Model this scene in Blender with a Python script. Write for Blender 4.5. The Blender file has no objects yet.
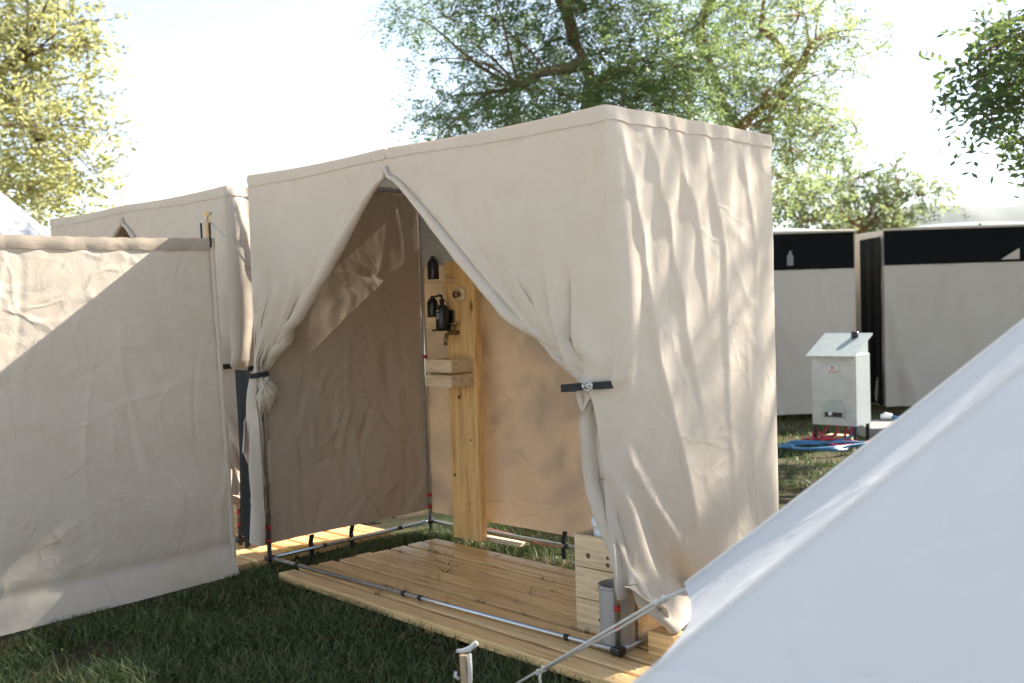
import bpy, bmesh, math, random
import numpy as np
from mathutils import Vector, Matrix
R = math.radians
rng = np.random.default_rng(7)
random.seed(7)
scene = bpy.context.scene
COL = scene.collection

# ------------------------------------------------------------------ camera frame (used to measure the place)
CAM = np.array([2.4960, -3.1351, 1.4544])
AZ, PIT, ROL, FPX = -0.76757, -0.03701, -0.03052, 1035.18
_f = np.array([math.sin(AZ)*math.cos(PIT), math.cos(AZ)*math.cos(PIT), math.sin(PIT)])
_r0 = np.array([math.cos(AZ), -math.sin(AZ), 0.0]); _u0 = np.cross(_r0, _f)
_r = _r0*math.cos(ROL)+_u0*math.sin(ROL); _u = -_r0*math.sin(ROL)+_u0*math.cos(ROL)
def at(px, py, d):
    """point at distance d (along the view axis) seen at a pixel of the photograph"""
    return CAM + (_f + _r*(px-512)/FPX - _u*(py-341.5)/FPX)*d
def cw(X, Z, z=0.0):
    """ground position X metres to the right of and Z metres ahead of the viewer"""
    p = np.array([CAM[0], CAM[1], 0.0]) + X*_r0 + Z*np.array([math.sin(AZ), math.cos(AZ), 0])
    return (p[0], p[1], z)

# ------------------------------------------------------------------ object helpers
def tag(o, label=None, cat=None, group=None, kind=None):
    if label: o['label'] = label
    if cat: o['category'] = cat
    if group: o['group'] = group
    if kind: o['kind'] = kind
    return o
def empty(name, loc, label, cat, group=None, rz=0.0):
    o = bpy.data.objects.new(name, None); COL.objects.link(o)
    o.location = loc; o.rotation_euler = (0, 0, rz); o.empty_display_size = .1
    return tag(o, label, cat, group)
def link(name, me, mat, parent=None, smooth=False):
    o = bpy.data.objects.new(name, me); COL.objects.link(o)
    if mat is not None: me.materials.append(mat)
    if smooth:
        me.polygons.foreach_set('use_smooth', [True]*len(me.polygons))
    if parent is not None: o.parent = parent
    return o
def copy_tree(o, parent=None):
    c = o.copy(); COL.objects.link(c)
    if parent is not None:
        c.parent = parent; c.matrix_parent_inverse = o.matrix_parent_inverse.copy()
    for ch in [x for x in o.children]:
        copy_tree(ch, c)
    return c
class MB:
    """collects boxes, tubes, lathes into one mesh"""
    def __init__(s): s.bm = bmesh.new(); s.smooth = set()
    def box(s, c, size, rot=None, bev=0.0):
        m = Matrix.Translation(c) @ (rot.to_4x4() if rot else Matrix.Identity(4)) @ Matrix.Diagonal((*size, 1))
        t = bmesh.new()
        bmesh.ops.create_cube(t, size=1.0, matrix=m)
        if bev > 0:
            bmesh.ops.bevel(t, geom=t.edges[:]+t.verts[:], offset=bev, segments=2, affect='EDGES', profile=.6)
        s._merge(t, False); return s
    def b2(s, lo, hi, bev=0.0):
        lo, hi = np.array(lo, float), np.array(hi, float)
        return s.box((lo+hi)/2, hi-lo, None, bev)
    def _merge(s, t, smooth):
        mp = [s.bm.verts.new(v.co) for v in t.verts]
        t.verts.index_update()
        for f in t.faces:
            try:
                nf = s.bm.faces.new([mp[v.index] for v in f.verts]); nf.smooth = smooth
            except ValueError: pass
        t.free()
    def tube(s, pts, rad, n=10, cap=True, flat=1.0, up=None):
        pts = [Vector(p) for p in pts]
        rads = rad if hasattr(rad, '__len__') else [rad]*len(pts)
        rings = []; prev = None
        for i, p in enumerate(pts):
            t = (pts[min(i+1, len(pts)-1)]-pts[max(i-1, 0)]).normalized()
            if prev is None:
                a = Vector(up) if up else (Vector((0, 0, 1)) if abs(t.z) < .9 else Vector((1, 0, 0)))
                x = (a - t*a.dot(t)).normalized()
            else:
                x = (prev - t*prev.dot(t)).normalized()
            prev = x; y = t.cross(x)
            rings.append([s.bm.verts.new(p + x*math.cos(k*2*math.pi/n)*rads[i] + y*math.sin(k*2*math.pi/n)*rads[i]*flat) for k in range(n)])
        for a, b in zip(rings, rings[1:]):
            for k in range(n):
                f = s.bm.faces.new((a[k], a[(k+1) % n], b[(k+1) % n], b[k])); f.smooth = True
        if cap:
            s.bm.faces.new(rings[0][::-1]); s.bm.faces.new(rings[-1])
        return s
    def lathe(s, c, prof, n=24, ax=None):
        """prof: list of (radius, height)"""
        M = ax.to_matrix() if ax else Matrix.Identity(3)
        rings = []
        for r, h in prof:
            if r < 1e-6: rings.append([s.bm.verts.new(Vector(c)+M@Vector((0, 0, h)))])
            else: rings.append([s.bm.verts.new(Vector(c)+M@Vector((r*math.cos(k*2*math.pi/n), r*math.sin(k*2*math.pi/n), h))) for k in range(n)])
        for a, b in zip(rings, rings[1:]):
            for k in range(n):
                if len(a) == 1 and len(b) == 1: continue
                if len(a) == 1: v = (a[0], b[(k+1) % n], b[k])
                elif len(b) == 1: v = (a[k], a[(k+1) % n], b[0])
                else: v = (a[k], a[(k+1) % n], b[(k+1) % n], b[k])
                f = s.bm.faces.new(v); f.smooth = True
        return s
    def prism(s, poly, a0, a1, axis=1):
        """polygon of 2-D points extruded along an axis (1: points are x,z)"""
        def P(q, a):
            return (q[0], a, q[1]) if axis == 1 else ((a, q[0], q[1]) if axis == 0 else (q[0], q[1], a))
        lo = [s.bm.verts.new(P(q, a0)) for q in poly]; hi = [s.bm.verts.new(P(q, a1)) for q in poly]
        s.bm.faces.new(lo); s.bm.faces.new(hi[::-1]); n = len(poly)
        for k in range(n): s.bm.faces.new((lo[k], hi[k], hi[(k+1) % n], lo[(k+1) % n]))
        return s
    def build(s, name, mat, parent=None):
        bmesh.ops.recalc_face_normals(s.bm, faces=s.bm.faces[:])
        me = bpy.data.meshes.new(name); s.bm.to_mesh(me); s.bm.free()
        return link(name, me, mat, parent)
def grid_mesh(name, P, mat, parent=None, sub=0, thick=0.0):
    nr, nc = P.shape[:2]
    idx = np.arange(nr*nc).reshape(nr, nc)
    q = np.stack([idx[:-1, :-1], idx[:-1, 1:], idx[1:, 1:], idx[1:, :-1]], -1).reshape(-1, 4)
    return quads(name, P.reshape(-1, 3), q, mat, parent, True, sub, thick)
def quads(name, V, Q, mat, parent=None, smooth=False, sub=0, thick=0.0):
    me = bpy.data.meshes.new(name); V = np.asarray(V, np.float32); Q = np.asarray(Q, np.int32)
    k = Q.shape[1]
    me.vertices.add(len(V)); me.vertices.foreach_set('co', V.ravel())
    me.loops.add(Q.size); me.loops.foreach_set('vertex_index', Q.ravel())
    me.polygons.add(len(Q)); me.polygons.foreach_set('loop_start', np.arange(0, Q.size, k, dtype=np.int32))
    me.update(calc_edges=True); me.validate()
    o = link(name, me, mat, parent, smooth)
    if thick:
        m = o.modifiers.new('thick', 'SOLIDIFY'); m.thickness = thick; m.offset = 0
    if sub:
        m = o.modifiers.new('sub', 'SUBSURF'); m.levels = sub; m.render_levels = sub
    return o

# ------------------------------------------------------------------ materials
def newmat(name):
    m = bpy.data.materials.new(name); m.use_nodes = True
    nt = m.node_tree; nt.nodes.clear()
    out = nt.nodes.new('ShaderNodeOutputMaterial')
    return m, nt, out
def N(nt, typ, **kw):
    n = nt.nodes.new(typ)
    for k, v in kw.items():
        if k in n.inputs.keys() if isinstance(k, str) else False: n.inputs[k].default_value = v
        else: setattr(n, k, v)
    return n
def noise(nt, vec, scale, detail=4, rough=.55, dist=0.0):
    n = nt.nodes.new('ShaderNodeTexNoise'); n.inputs['Scale'].default_value = scale
    n.inputs['Detail'].default_value = detail; n.inputs['Roughness'].default_value = rough; n.inputs['Distortion'].default_value = dist
    if vec is not None: nt.links.new(vec, n.inputs['Vector'])
    return n
def mapping(nt, vec, scale=(1, 1, 1), rot=(0, 0, 0)):
    m = nt.nodes.new('ShaderNodeMapping'); m.inputs['Scale'].default_value = scale; m.inputs['Rotation'].default_value = rot
    nt.links.new(vec, m.inputs['Vector']); return m.outputs[0]
def ramp(nt, fac, stops):
    r = nt.nodes.new('ShaderNodeValToRGB'); e = r.color_ramp.elements
    while len(e) < len(stops): e.new(.5)
    for i, (p, c) in enumerate(stops): e[i].position = p; e[i].color = (*c, 1)
    nt.links.new(fac, r.inputs[0]); return r.outputs[0]
def mixc(nt, fac, a, b, mode='MIX'):
    m = nt.nodes.new('ShaderNodeMix'); m.data_type = 'RGBA'; m.blend_type = mode
    for s, v in ((0, fac), (6, a), (7, b)):
        if hasattr(v, 'is_linked'): nt.links.new(v, m.inputs[s])
        else: m.inputs[s].default_value = v if s == 0 else (*v, 1)
    return m.outputs[2]
def bump(nt, h, strength, dist, prev=None):
    b = nt.nodes.new('ShaderNodeBump'); b.inputs['Strength'].default_value = strength; b.inputs['Distance'].default_value = dist
    nt.links.new(h, b.inputs['Height'])
    if prev is not None: nt.links.new(prev, b.inputs['Normal'])
    return b.outputs[0]
def canvas_mat(name, base, trans=(.55, .32, .16), tfac=.12, stain=.5, crease=1.0, rough_hem=None):
    m, nt, out = newmat(name)
    co = nt.nodes.new('ShaderNodeTexCoord').outputs['Object']
    n1 = noise(nt, co, 1.3, 5, .6); n2 = noise(nt, co, 9, 6, .65)
    c = mixc(nt, ramp(nt, n1.outputs[0], [(.3, (0, 0, 0)), (.75, (1, 1, 1))]), base, tuple(x*(1-.12*stain) for x in base))
    c = mixc(nt, ramp(nt, n2.outputs[0], [(.35, (0, 0, 0)), (.8, (1, 1, 1))]), c, tuple(b*k for b, k in zip(base, (1-.10*stain, 1-.13*stain, 1-.17*stain))))
    # fine storage creases and weave
    w = noise(nt, mapping(nt, co, (520, 520, 520)), 1.0, 1, .5)
    cr = noise(nt, co, 5.5, 6, .62, .6)
    cr2 = nt.nodes.new('ShaderNodeTexVoronoi'); cr2.feature = 'DISTANCE_TO_EDGE'; cr2.inputs['Scale'].default_value = 2.6
    wob = noise(nt, co, 3.0, 3); nt.links.new(mixc(nt, .25, co, wob.outputs['Color']), cr2.inputs['Vector'])
    rg = ramp(nt, noise(nt, co, 2.3, 2, .5, .8).outputs[0], [(.455, (0, 0, 0)), (.5, (1, 1, 1)), (.545, (0, 0, 0))])
    crr = ramp(nt, cr2.outputs['Distance'], [(0, (1, 1, 1)), (.05, (0, 0, 0))])
    nb = bump(nt, w.outputs[0], .25, .0006)
    nb = bump(nt, cr.outputs[0], .22*crease, .02, nb); nb = bump(nt, rg, .30*crease, .006, nb)
    nb = bump(nt, crr, .25*crease, .004, nb)
    d = nt.nodes.new('ShaderNodeBsdfDiffuse'); d.inputs['Roughness'].default_value = .3
    t = nt.nodes.new('ShaderNodeBsdfTranslucent'); t.inputs['Color'].default_value = (*trans, 1)
    nt.links.new(c, d.inputs['Color']); nt.links.new(nb, d.inputs['Normal']); nt.links.new(nb, t.inputs['Normal'])
    mx = nt.nodes.new('ShaderNodeMixShader'); mx.inputs[0].default_value = tfac
    nt.links.new(d.outputs[0], mx.inputs[1]); nt.links.new(t.outputs[0], mx.inputs[2])
    nt.links.new(mx.outputs[0], out.inputs[0]); return m
def pbr(name, base, rough=.5, metal=0.0, var=.15, vs=8.0, bs=0.0, bscale=40, spec=.5, stretch=(1, 1, 1)):
    m, nt, out = newmat(name)
    co = mapping(nt, nt.nodes.new('ShaderNodeTexCoord').outputs['Object'], stretch)
    p = nt.nodes.new('ShaderNodeBsdfPrincipled')
    n1 = noise(nt, co, vs, 5, .6)
    c = mixc(nt, n1.outputs[0], tuple(x*(1+var) for x in base), tuple(x*(1-var) for x in base))
    nt.links.new(c, p.inputs['Base Color'])
    p.inputs['Metallic'].default_value = metal; p.inputs['Specular IOR Level'].default_value = spec
    rr = nt.nodes.new('ShaderNodeMapRange'); rr.inputs['To Min'].default_value = max(.02, rough-.1); rr.inputs['To Max'].default_value = min(1, rough+.12)
    nt.links.new(n1.outputs[0], rr.inputs[0]); nt.links.new(rr.outputs[0], p.inputs['Roughness'])
    if bs:
        n2 = noise(nt, co, bscale, 4, .6); nt.links.new(bump(nt, n2.outputs[0], bs, .004), p.inputs['Normal'])
    nt.links.new(p.outputs[0], out.inputs[0]); return m
def wood_mat(name, base, axis=0, rough=.5, dark=.55, knots=True):
    m, nt, out = newmat(name)
    tc = nt.nodes.new('ShaderNodeTexCoord').outputs['Object']
    geo = nt.nodes.new('ShaderNodeNewGeometry')
    off = nt.nodes.new('ShaderNodeVectorMath'); off.operation = 'MULTIPLY_ADD'
    comb = nt.nodes.new('ShaderNodeCombineXYZ')
    for i in range(3): nt.links.new(geo.outputs['Random Per Island'], comb.inputs[i])
    off.inputs[1].default_value = (31, 17, 23)
    nt.links.new(comb.outputs[0], off.inputs[0]); nt.links.new(tc, off.inputs[2])
    sc = [22, 22, 22]; sc[axis] = 1.1
    v = mapping(nt, off.outputs[0], tuple(sc))
    g = noise(nt, v, 1.6, 6, .6, 1.2)
    fine = noise(nt, mapping(nt, off.outputs[0], tuple(x*7 for x in sc)), 1.0, 3, .6)
    c = ramp(nt, g.outputs[0], [(.28, tuple(x*dark*k for x, k in zip(base, (1, .86, .68)))), (.5, base), (.8, tuple(min(1, x*1.12) for x in base))])
    c = mixc(nt, .35, c, ramp(nt, fine.outputs[0], [(.3, (.62, .55, .45)), (.6, (1, 1, 1))]), 'MULTIPLY')
    tone = ramp(nt, geo.outputs['Random Per Island'], [(0, (.80, .76, .70)), (.5, (1, .97, .93)), (1, (1.0, 1.0, 1.0))])
    c = mixc(nt, .8, c, tone, 'MULTIPLY')
    if knots:
        sk = [5, 5, 5]; sk[axis] = 2.2
        vo = nt.nodes.new('ShaderNodeTexVoronoi'); vo.inputs['Scale'].default_value = 1.0
        nt.links.new(mapping(nt, off.outputs[0], tuple(sk)), vo.inputs['Vector'])
        kn = ramp(nt, vo.outputs['Distance'], [(.05, (1, 1, 1)), (.10, (0, 0, 0))])
        c = mixc(nt, kn, c, (base[0]*.32, base[1]*.2, base[2]*.13))
    p = nt.nodes.new('ShaderNodeBsdfPrincipled'); nt.links.new(c, p.inputs['Base Color'])
    p.inputs['Roughness'].default_value = rough
    nt.links.new(bump(nt, g.outputs[0], .3, .003), p.inputs['Normal'])
    nt.links.new(p.outputs[0], out.inputs[0]); return m
def leaf_mat(name, c1, c2, tr, tf=.45):
    m, nt, out = newmat(name)
    geo = nt.nodes.new('ShaderNodeNewGeometry'); tc = nt.nodes.new('ShaderNodeTexCoord')
    n1 = noise(nt, tc.outputs['Object'], .9, 3)
    f = nt.nodes.new('ShaderNodeMath'); f.operation = 'MULTIPLY_ADD'; f.inputs[1].default_value = .6
    nt.links.new(geo.outputs['Random Per Island'], f.inputs[0])
    s = nt.nodes.new('ShaderNodeMath'); s.operation = 'MULTIPLY'; s.inputs[1].default_value = .45
    nt.links.new(n1.outputs[0], s.inputs[0]); nt.links.new(s.outputs[0], f.inputs[2])
    c = mixc(nt, f.outputs[0], c1, c2)
    p = nt.nodes.new('ShaderNodeBsdfPrincipled'); p.inputs['Roughness'].default_value = .5; p.inputs['Specular IOR Level'].default_value = .35
    nt.links.new(c, p.inputs['Base Color'])
    t = nt.nodes.new('ShaderNodeBsdfTranslucent')
    nt.links.new(mixc(nt, f.outputs[0], tr, tuple(x*.7 for x in tr)), t.inputs['Color'])
    mx = nt.nodes.new('ShaderNodeMixShader'); mx.inputs[0].default_value = tf
    nt.links.new(p.outputs[0], mx.inputs[1]); nt.links.new(t.outputs[0], mx.inputs[2]); nt.links.new(mx.outputs[0], out.inputs[0]); return m

CANVAS = canvas_mat('cream_canvas', (.64, .56, .465), (.55, .31, .14), .06, .9)
CANVAS2 = canvas_mat('heavy_cotton', (.69, .605, .50), (.50, .35, .21), .07, 1.2, 1.3)
WALLC = canvas_mat('shaded_taupe_canvas', (.42, .355, .285), (.58, .36, .18), .06, .8, 1.5)  # browner inner cloth, with the tent's interior shade also darkened into its colour
HEM = canvas_mat('hem_canvas', (.46, .385, .305), (.5, .3, .16), .08)
ROOFC = canvas_mat('thin_roof_cloth', (.60, .58, .55), (.75, .72, .66), .04)
WHITE = canvas_mat('white_tent_cloth', (.74, .725, .70), (.7, .7, .66), .05, .5, .8)
GREYC = canvas_mat('grey_canvas', (.55, .50, .44), (.4, .3, .2), .06, .5, .8)
GREENROOF = canvas_mat('pale_green_cloth', (.52, .56, .53), (.5, .5, .45), .2, .4, .5)
SHADEC = canvas_mat('gap_shade_canvas', (.06, .062, .06), (.05, .05, .04), .02)  # near-black colour stands for the deep shade in the gap
PINE = wood_mat('pine_boards', (.88, .60, .29), 0, .24)
PINEZ = wood_mat('pine_post', (.88, .55, .23), 2, .45)
PINEC = wood_mat('pine_crate', (.78, .60, .39), 0, .6)
OLDWOOD = wood_mat('stake_wood', (.40, .29, .17), 2, .7, .5, False)
GALV = pbr('galvanised_steel', (.45, .48, .48), .45, .5, .22, 14, .12, 30)
CHROME = pbr('zinc_tube', (.55, .56, .55), .28, .9, .12, 6)
BLACKP = pbr('black_plastic', (.012, .012, .013), .32, 0, .2)
STRAP = pbr('black_webbing', (.014, .014, .014), .75, 0, .3, 60, .4, 300)
MESHB = pbr('black_mesh_cloth', (.0035, .0045, .005), .95, 0, .25, 5, .3, 250, .2)
REDP = pbr('red_plastic', (.42, .02, .025), .4)
BLUEH = pbr('blue_hose', (.045, .17, .32), .4, 0, .2)
REDH = pbr('red_hose', (.45, .03, .06), .4, 0, .2)
PINKH = pbr('pale_red_hose', (.5, .16, .12), .45)
WHITEP = pbr('white_plastic', (.80, .80, .79), .35, 0, .03)
LABELP = pbr('pale_label', (.62, .60, .56), .5, 0, .05)
GREYP = pbr('grey_plastic', (.36, .34, .31), .45, 0, .06)
ROPE = pbr('white_rope', (.64, .61, .56), .8, 0, .12, 80, .6, 260)
BROWNROPE = pbr('tan_cord', (.40, .26, .16), .8, 0, .2, 80, .5, 260)
BRASS = pbr('dark_bronze', (.26, .18, .09), .35, .8, .3, 30)
CONC = pbr('concrete', (.17, .175, .165), .9, 0, .2, 12, .4, 60)
YELLOW = pbr('yellow_webbing', (.62, .40, .03), .6)
BARK = pbr('bark', (.16, .10, .065), .9, 0, .35, 9, .8, 22, .3, (1, 1, .25))
BARKO = pbr('orange_bark', (.34, .19, .09), .85, 0, .3, 9, .8, 22, .3, (1, 1, .25))

# ------------------------------------------------------------------ cloth
def relax(P, rest, pin, target, steps=140, iters=10, grav=9.8, damp=.97, bend=.25, fwd=None, kick=.0015, lra=(), plane=None, post=None):
    """position based drape of a grid of points"""
    nr, nc = P.shape[:2]
    w = np.where(pin, 0.0, 1.0)[..., None]
    X = P.copy(); X[pin] = target[pin]; Q = X.copy()
    groups = []
    def add(dr, dc, rs, cs, stiff, only):
        a = (slice(rs[0], rs[1], rs[2]), slice(cs[0], cs[1], cs[2]))
        A = np.zeros((nr, nc), bool); A[a] = True
        ii, jj = np.nonzero(A)
        ok = (ii+dr < nr) & (jj+dc >= 0) & (jj+dc < nc) & (ii+dr >= 0)
        ii, jj = ii[ok], jj[ok]
        i0 = ii*nc+jj; i1 = (ii+dr)*nc+jj+dc
        L = np.linalg.norm(rest[ii, jj]-rest[ii+dr, jj+dc], axis=-1)[:, None]
        w0 = w.reshape(-1, 1)[i0]; w1 = w.reshape(-1, 1)[i1]; ws = np.maximum(w0+w1, 1e-9)
        groups.append((i0, i1, L, w0/ws*stiff, w1/ws*stiff, only))
    for k in (0, 1):
        add(0, 1, (0, nr, 1), (k, nc, 2), 1.0, 0); add(1, 0, (k, nr, 2), (0, nc, 1), 1.0, 0)
        add(1, 1, (k, nr, 2), (0, nc, 1), .5, 0); add(1, -1, (k, nr, 2), (0, nc, 1), .5, 0)
    for k in range(4):
        add(0, 2, (0, nr, 1), (k, nc, 4), bend, 1); add(2, 0, (k, nr, 4), (0, nc, 1), bend, 1)
    for k in range(8):
        add(0, 4, (0, nr, 1), (k, nc, 8), bend*.5, 1); add(4, 0, (k, nr, 8), (0, nc, 1), bend*.5, 1)
    dt = 1/60.
    g = np.array([0, 0, -grav*dt*dt])
    for s in range(steps):
        V = (X-Q)*damp; Q = X.copy()
        X = X+(V+g+(fwd*dt*dt if fwd is not None else 0))*w
        if s < 12: X += rng.normal(0, kick, X.shape)*w
        Xf = X.reshape(-1, 3)
        for it in range(iters):
            for i0, i1, L, f0, f1, only in groups:
                d = Xf[i1]-Xf[i0]; l = np.sqrt((d*d).sum(1, keepdims=True))+1e-9
                c = (l-L)/l
                if only: c = np.minimum(c, 0)
                d *= c
                Xf[i0] += d*f0; Xf[i1] -= d*f1
        for A_, m_ in lra:           # taut threads to the fixed points
            d = Xf.reshape(nr, nc, 3)-A_; l = np.sqrt((d*d).sum(-1, keepdims=True))+1e-9
            Xf.reshape(nr, nc, 3)[:] = np.where((l > m_[..., None]) & (w > 0), A_+d*(m_[..., None]/l), Xf.reshape(nr, nc, 3))
        X = Xf.reshape(nr, nc, 3)
        if post is not None:         # cloth stays outside the corner post
            px_, py_, rad_, mk = post; dd = ((X[..., 0]-px_)-(X[..., 1]-py_))*.7071
            push = np.where(mk & (dd < rad_), (rad_-dd), 0)*.7071; X[..., 0] += push; X[..., 1] -= push
        if plane is not None:
            ax, lim, sg, mk = plane; v = X[..., ax]
            X[..., ax] = np.where(mk, np.minimum(v, lim) if sg < 0 else np.maximum(v, lim), v)
    return X
def creases(U, V, n, seed, amp=.006, wid=.018, lmin=.1, lmax=.6, ang=None, spread=1.0):
    """height of n random crease lines on a cloth of coordinates U, V (metres)"""
    r = np.random.default_rng(seed); h = np.zeros_like(U)
    u0, u1, v0, v1 = U.min(), U.max(), V.min(), V.max()
    for k in range(n):
        cu, cv = r.uniform(u0, u1), r.uniform(v0, v1)
        a = r.uniform(0, math.pi) if ang is None else ang+r.normal(0, spread)
        L = r.uniform(lmin, lmax)/2; wd = wid*r.uniform(.5, 1.8)
        du, dv = U-cu, V-cv
        s = du*math.cos(a)+dv*math.sin(a); t = -du*math.sin(a)+dv*math.cos(a)
        t = t+.12*L*np.sin(s/L*1.7+r.uniform(0, 6))
        h += r.choice([-1, 1])*amp*r.uniform(.4, 1.3)*np.exp(-(t/wd)**2)*np.clip(1-(s/L)**2, 0, 1)
    return h
def lowfreq(U, V, seed, amp, sx, sy, n=6):
    r = np.random.default_rng(seed); h = np.zeros_like(U)
    for k in range(n):
        h += np.sin(U*sx*r.uniform(.4, 1.6)+V*sy*r.uniform(-.8, .8)+r.uniform(0, 6))*np.sin(V*sy*r.uniform(.4, 1.6)+r.uniform(0, 6))
    return amp*h/n

W, D, H = 2.50, 1.24, 2.20
XA, ZA = -1.307, 2.06            # top of the door slit
ZT = 1.11                        # height of the tie backs
RAIL = .077

def zig(q, lo, hi, y0, y1, total):
    """folded bundle: distance q along the cloth -> x between hi and lo, layers spread over y"""
    w = hi-lo; k = q/abs(w); n = np.floor(k); f = k-n
    x = np.where(n % 2 == 0, hi-w*f, lo+w*f)
    y = y0+(y1-y0)*q/total
    return x, y

def tent(loc):
    root = empty('shower_tent', loc, 'cream canvas shower tent with its door flaps tied back over a wooden deck', 'tent', 'canvas shower tents side by side')
    # --- near corner cloth: right door flap and side wall are one sheet round the corner post
    ncf = 46; qf = np.linspace(-XA, 0, ncf); ncs = 84; ys = np.linspace(0, D, ncs)[1:]
    slackS = 1.03
    S = np.concatenate([-qf, ys*slackS]); nr = 72; T = np.linspace(0, 2.07, nr)
    nc = len(S)
    rest = np.zeros((nr, nc, 3)); rest[..., 0] = S[None]; rest[..., 2] = -T[:, None]
    P = np.zeros((nr, nc, 3)); pin = np.zeros((nr, nc), bool)
    tl = np.full(nc, 9.0)
    rr = np.random.default_rng(3)
    for j, s in enumerate(S):
        if s <= 0:
            q = -s
            if q < .2: tx, ty = -q*.85, -.035-.03*math.sin(q/.2*math.pi)
            else:
                tx, ty = zig(np.array(q-.2), -.205, -.07, -.02, .07, 1.11)
                tx = -.205-(-.07-tx)+.135-.135 if False else float(tx); tx = max(-.275-tx, -.205)*.85; ty = float(ty)
            top = np.array([s, 0, H-.012*math.sin(q/1.307*math.pi)])
            tie = np.array([tx, ty, ZT+.01]); tl[j] = np.linalg.norm(top-tie)*(.985+.02*math.sin(q/1.307*math.pi))
            for i, t in enumerate(T):
                if t <= tl[j]:
                    P[i, j] = top+(tie-top)*t/tl[j]
                else:
                    P[i, j] = tie+np.array([.33*(t-tl[j]), 0, -.94*(t-tl[j])])
            i = int(np.argmin(abs(T-tl[j]))); P[i, j] = tie
            if q > .03: pin[i, j] = True
            if True:      # hem of the bundle is drawn out towards the corner peg
                P[-1, j] = (.135-.07*min(1, max(0, q-.1)/.5)+.012*math.sin(q*21), -.045+.05*math.cos(q*15), .345+.035*math.sin(q*6)) if q > .12 else (.16-.2*q, .09-.9*q, .27+.4*q); pin[-1, j] = True
        else:
            y = s/slackS
            for i, t in enumerate(T):
                P[i, j] = (.012*math.sin(s*23+1.0)*min(1, s*5), y, H-t)
    pin[0, :] = True
    for j, s in enumerate(S):
        if s > 0:   # cloth gathered a little on the top cord, hooks every so often
            ph = s*22+1.6*math.sin(s*9)
            P[0, j, 0] = .009*(1+math.sin(ph))*min(1, s*8, (D*slackS-s)*8); P[0, j, 1] = s/slackS+.004*math.sin(ph*2)
    jc = ncf-1
    for i, t in enumerate(T):
        if t < 1.06: P[i, jc] = (0.006, -.006, H-t); pin[i, jc] = True
    for i, t in enumerate(T):   # back corner lashed to its post
        P[i, -1] = (0, D, H-t); pin[i, -1] = True
    for i, t in enumerate(T):   # slit stays closed above its top
        if t < .12: pin[i, 0] = True; P[i, 0] = (XA, 0, H-t)
    # the lower hem of the side wall is pulled outwards to a peg line
    jp = jc+int(.40/1.24*(ncs-1)); P[-3, jp] = (.05, .44, .235); pin[-3, jp] = True
    Tm = T[:, None]+0*S[None]; tlm = tl[None]+0*Tm; big = np.full(Tm.shape, 99.0)
    front = (S <= 0)[None] & (Tm > -1)
    topA = np.broadcast_to(P[0][None], P.shape); ti = np.argmin(abs(Tm-tlm), axis=0)
    tieA = np.broadcast_to(np.where((S <= 0)[:, None], P[ti, np.arange(nc)], 0)[None], P.shape)
    m1 = np.where(front, Tm*1.003, Tm*1.004); m2 = np.where(front, abs(tlm-Tm)*1.003+.004, big)
    for i in range(nr):
        for j in range(ncf):
            if S[j] < -.05 and T[i] > tl[j]: rest[i, j, 2] = -(tl[j]+(T[i]-tl[j])*.82); m2[i, j] = (T[i]-tl[j])*.83+.004; m1[i, j] = 99
    fl = P[:, :jc+1].copy(); fl[..., 1] = 0; fl[..., 2] -= H; fl[:, jc, 0] = 0
    up_ = (Tm[:, :jc+1] <= tlm[:, :jc+1])[..., None]; r0_ = rest[:, :jc+1].copy()
    rest[:, :jc+1] = np.where(up_, fl*1.004, np.array([0, 0, 0])+np.stack([.14*(r0_[..., 0]-r0_[0, jc, 0]), 0*r0_[..., 0], (fl[ti[:jc+1], np.arange(jc+1)]*1.004)[None, :, 2]+(tlm[:, :jc+1]*1+r0_[..., 2])], -1))
    apA = np.zeros_like(P); apA[:] = (XA, 0, ZA); m3 = big.copy(); m3[:, 0] = np.maximum(Tm[:, 0]-.14, .02)*1.003
    X = relax(P, rest, pin, P, steps=130, iters=9, bend=.3, grav=4.0, fwd=np.array([.3, -.25, 0]), lra=((topA, m1), (tieA, m2), (apA, m3)),
              plane=(1, -.004, -1, front & (Tm < .8*tlm) & (Tm > .02)),
              post=(-.022, .022, .034, (np.abs(S) < .09)[None] & (Tm > 1.02) & (Tm < 1.85)))
    uu = (-S[:jc+1]/1.307)[None]; g_ = np.clip(Tm[:, :jc+1]/tlm[:, :jc+1], 0, 1.0); g_ = np.where(Tm[:, :jc+1] > tlm[:, :jc+1], np.clip(1-(Tm-tlm)[:, :jc+1]*.9, .3, 1), g_)
    ed_ = np.clip(uu*8, 0, 1)*np.clip((1-uu)*14, 0, 1)
    X[:, :jc+1, 1] -= ed_*(.010*g_**2.2*np.sin(uu*21+1.2*np.sin(uu*5))+.028*np.clip(g_*2.2, 0, 1)*np.exp(-((1-uu)*1.307*(1-.75*g_)-.075*(1-.6*g_))**2/(.028*(1-.5*g_))**2)*np.clip((Tm[:, :jc+1]-.14)*5, 0, 1))
    bel = np.clip((Tm-tlm)[:, :jc+1]*7, 0, 1)*np.clip((2.02-Tm[:, :jc+1])*3, 0, 1); qq_ = -S[:jc+1][None]
    X[:, :jc+1, 1] += bel*(.085*np.exp(-((qq_-.15)/.07)**2)-.03*np.exp(-((qq_-.42)/.12)**2)-.02*np.exp(-((qq_-.95)/.10)**2)); X[:, :jc+1, 0] += bel*(.05*np.exp(-((qq_-.06)/.05)**2)*0-.03*np.exp(-((qq_-.35)/.15)**2))
    X[:, :jc, 1] -= (.004*np.exp(-((X[:, :jc, 2]-1.56)/.010)**2)+.003*np.exp(-((X[:, :jc, 0]+.62)/.008)**2))*(T < 1.0)[:, None]
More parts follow.
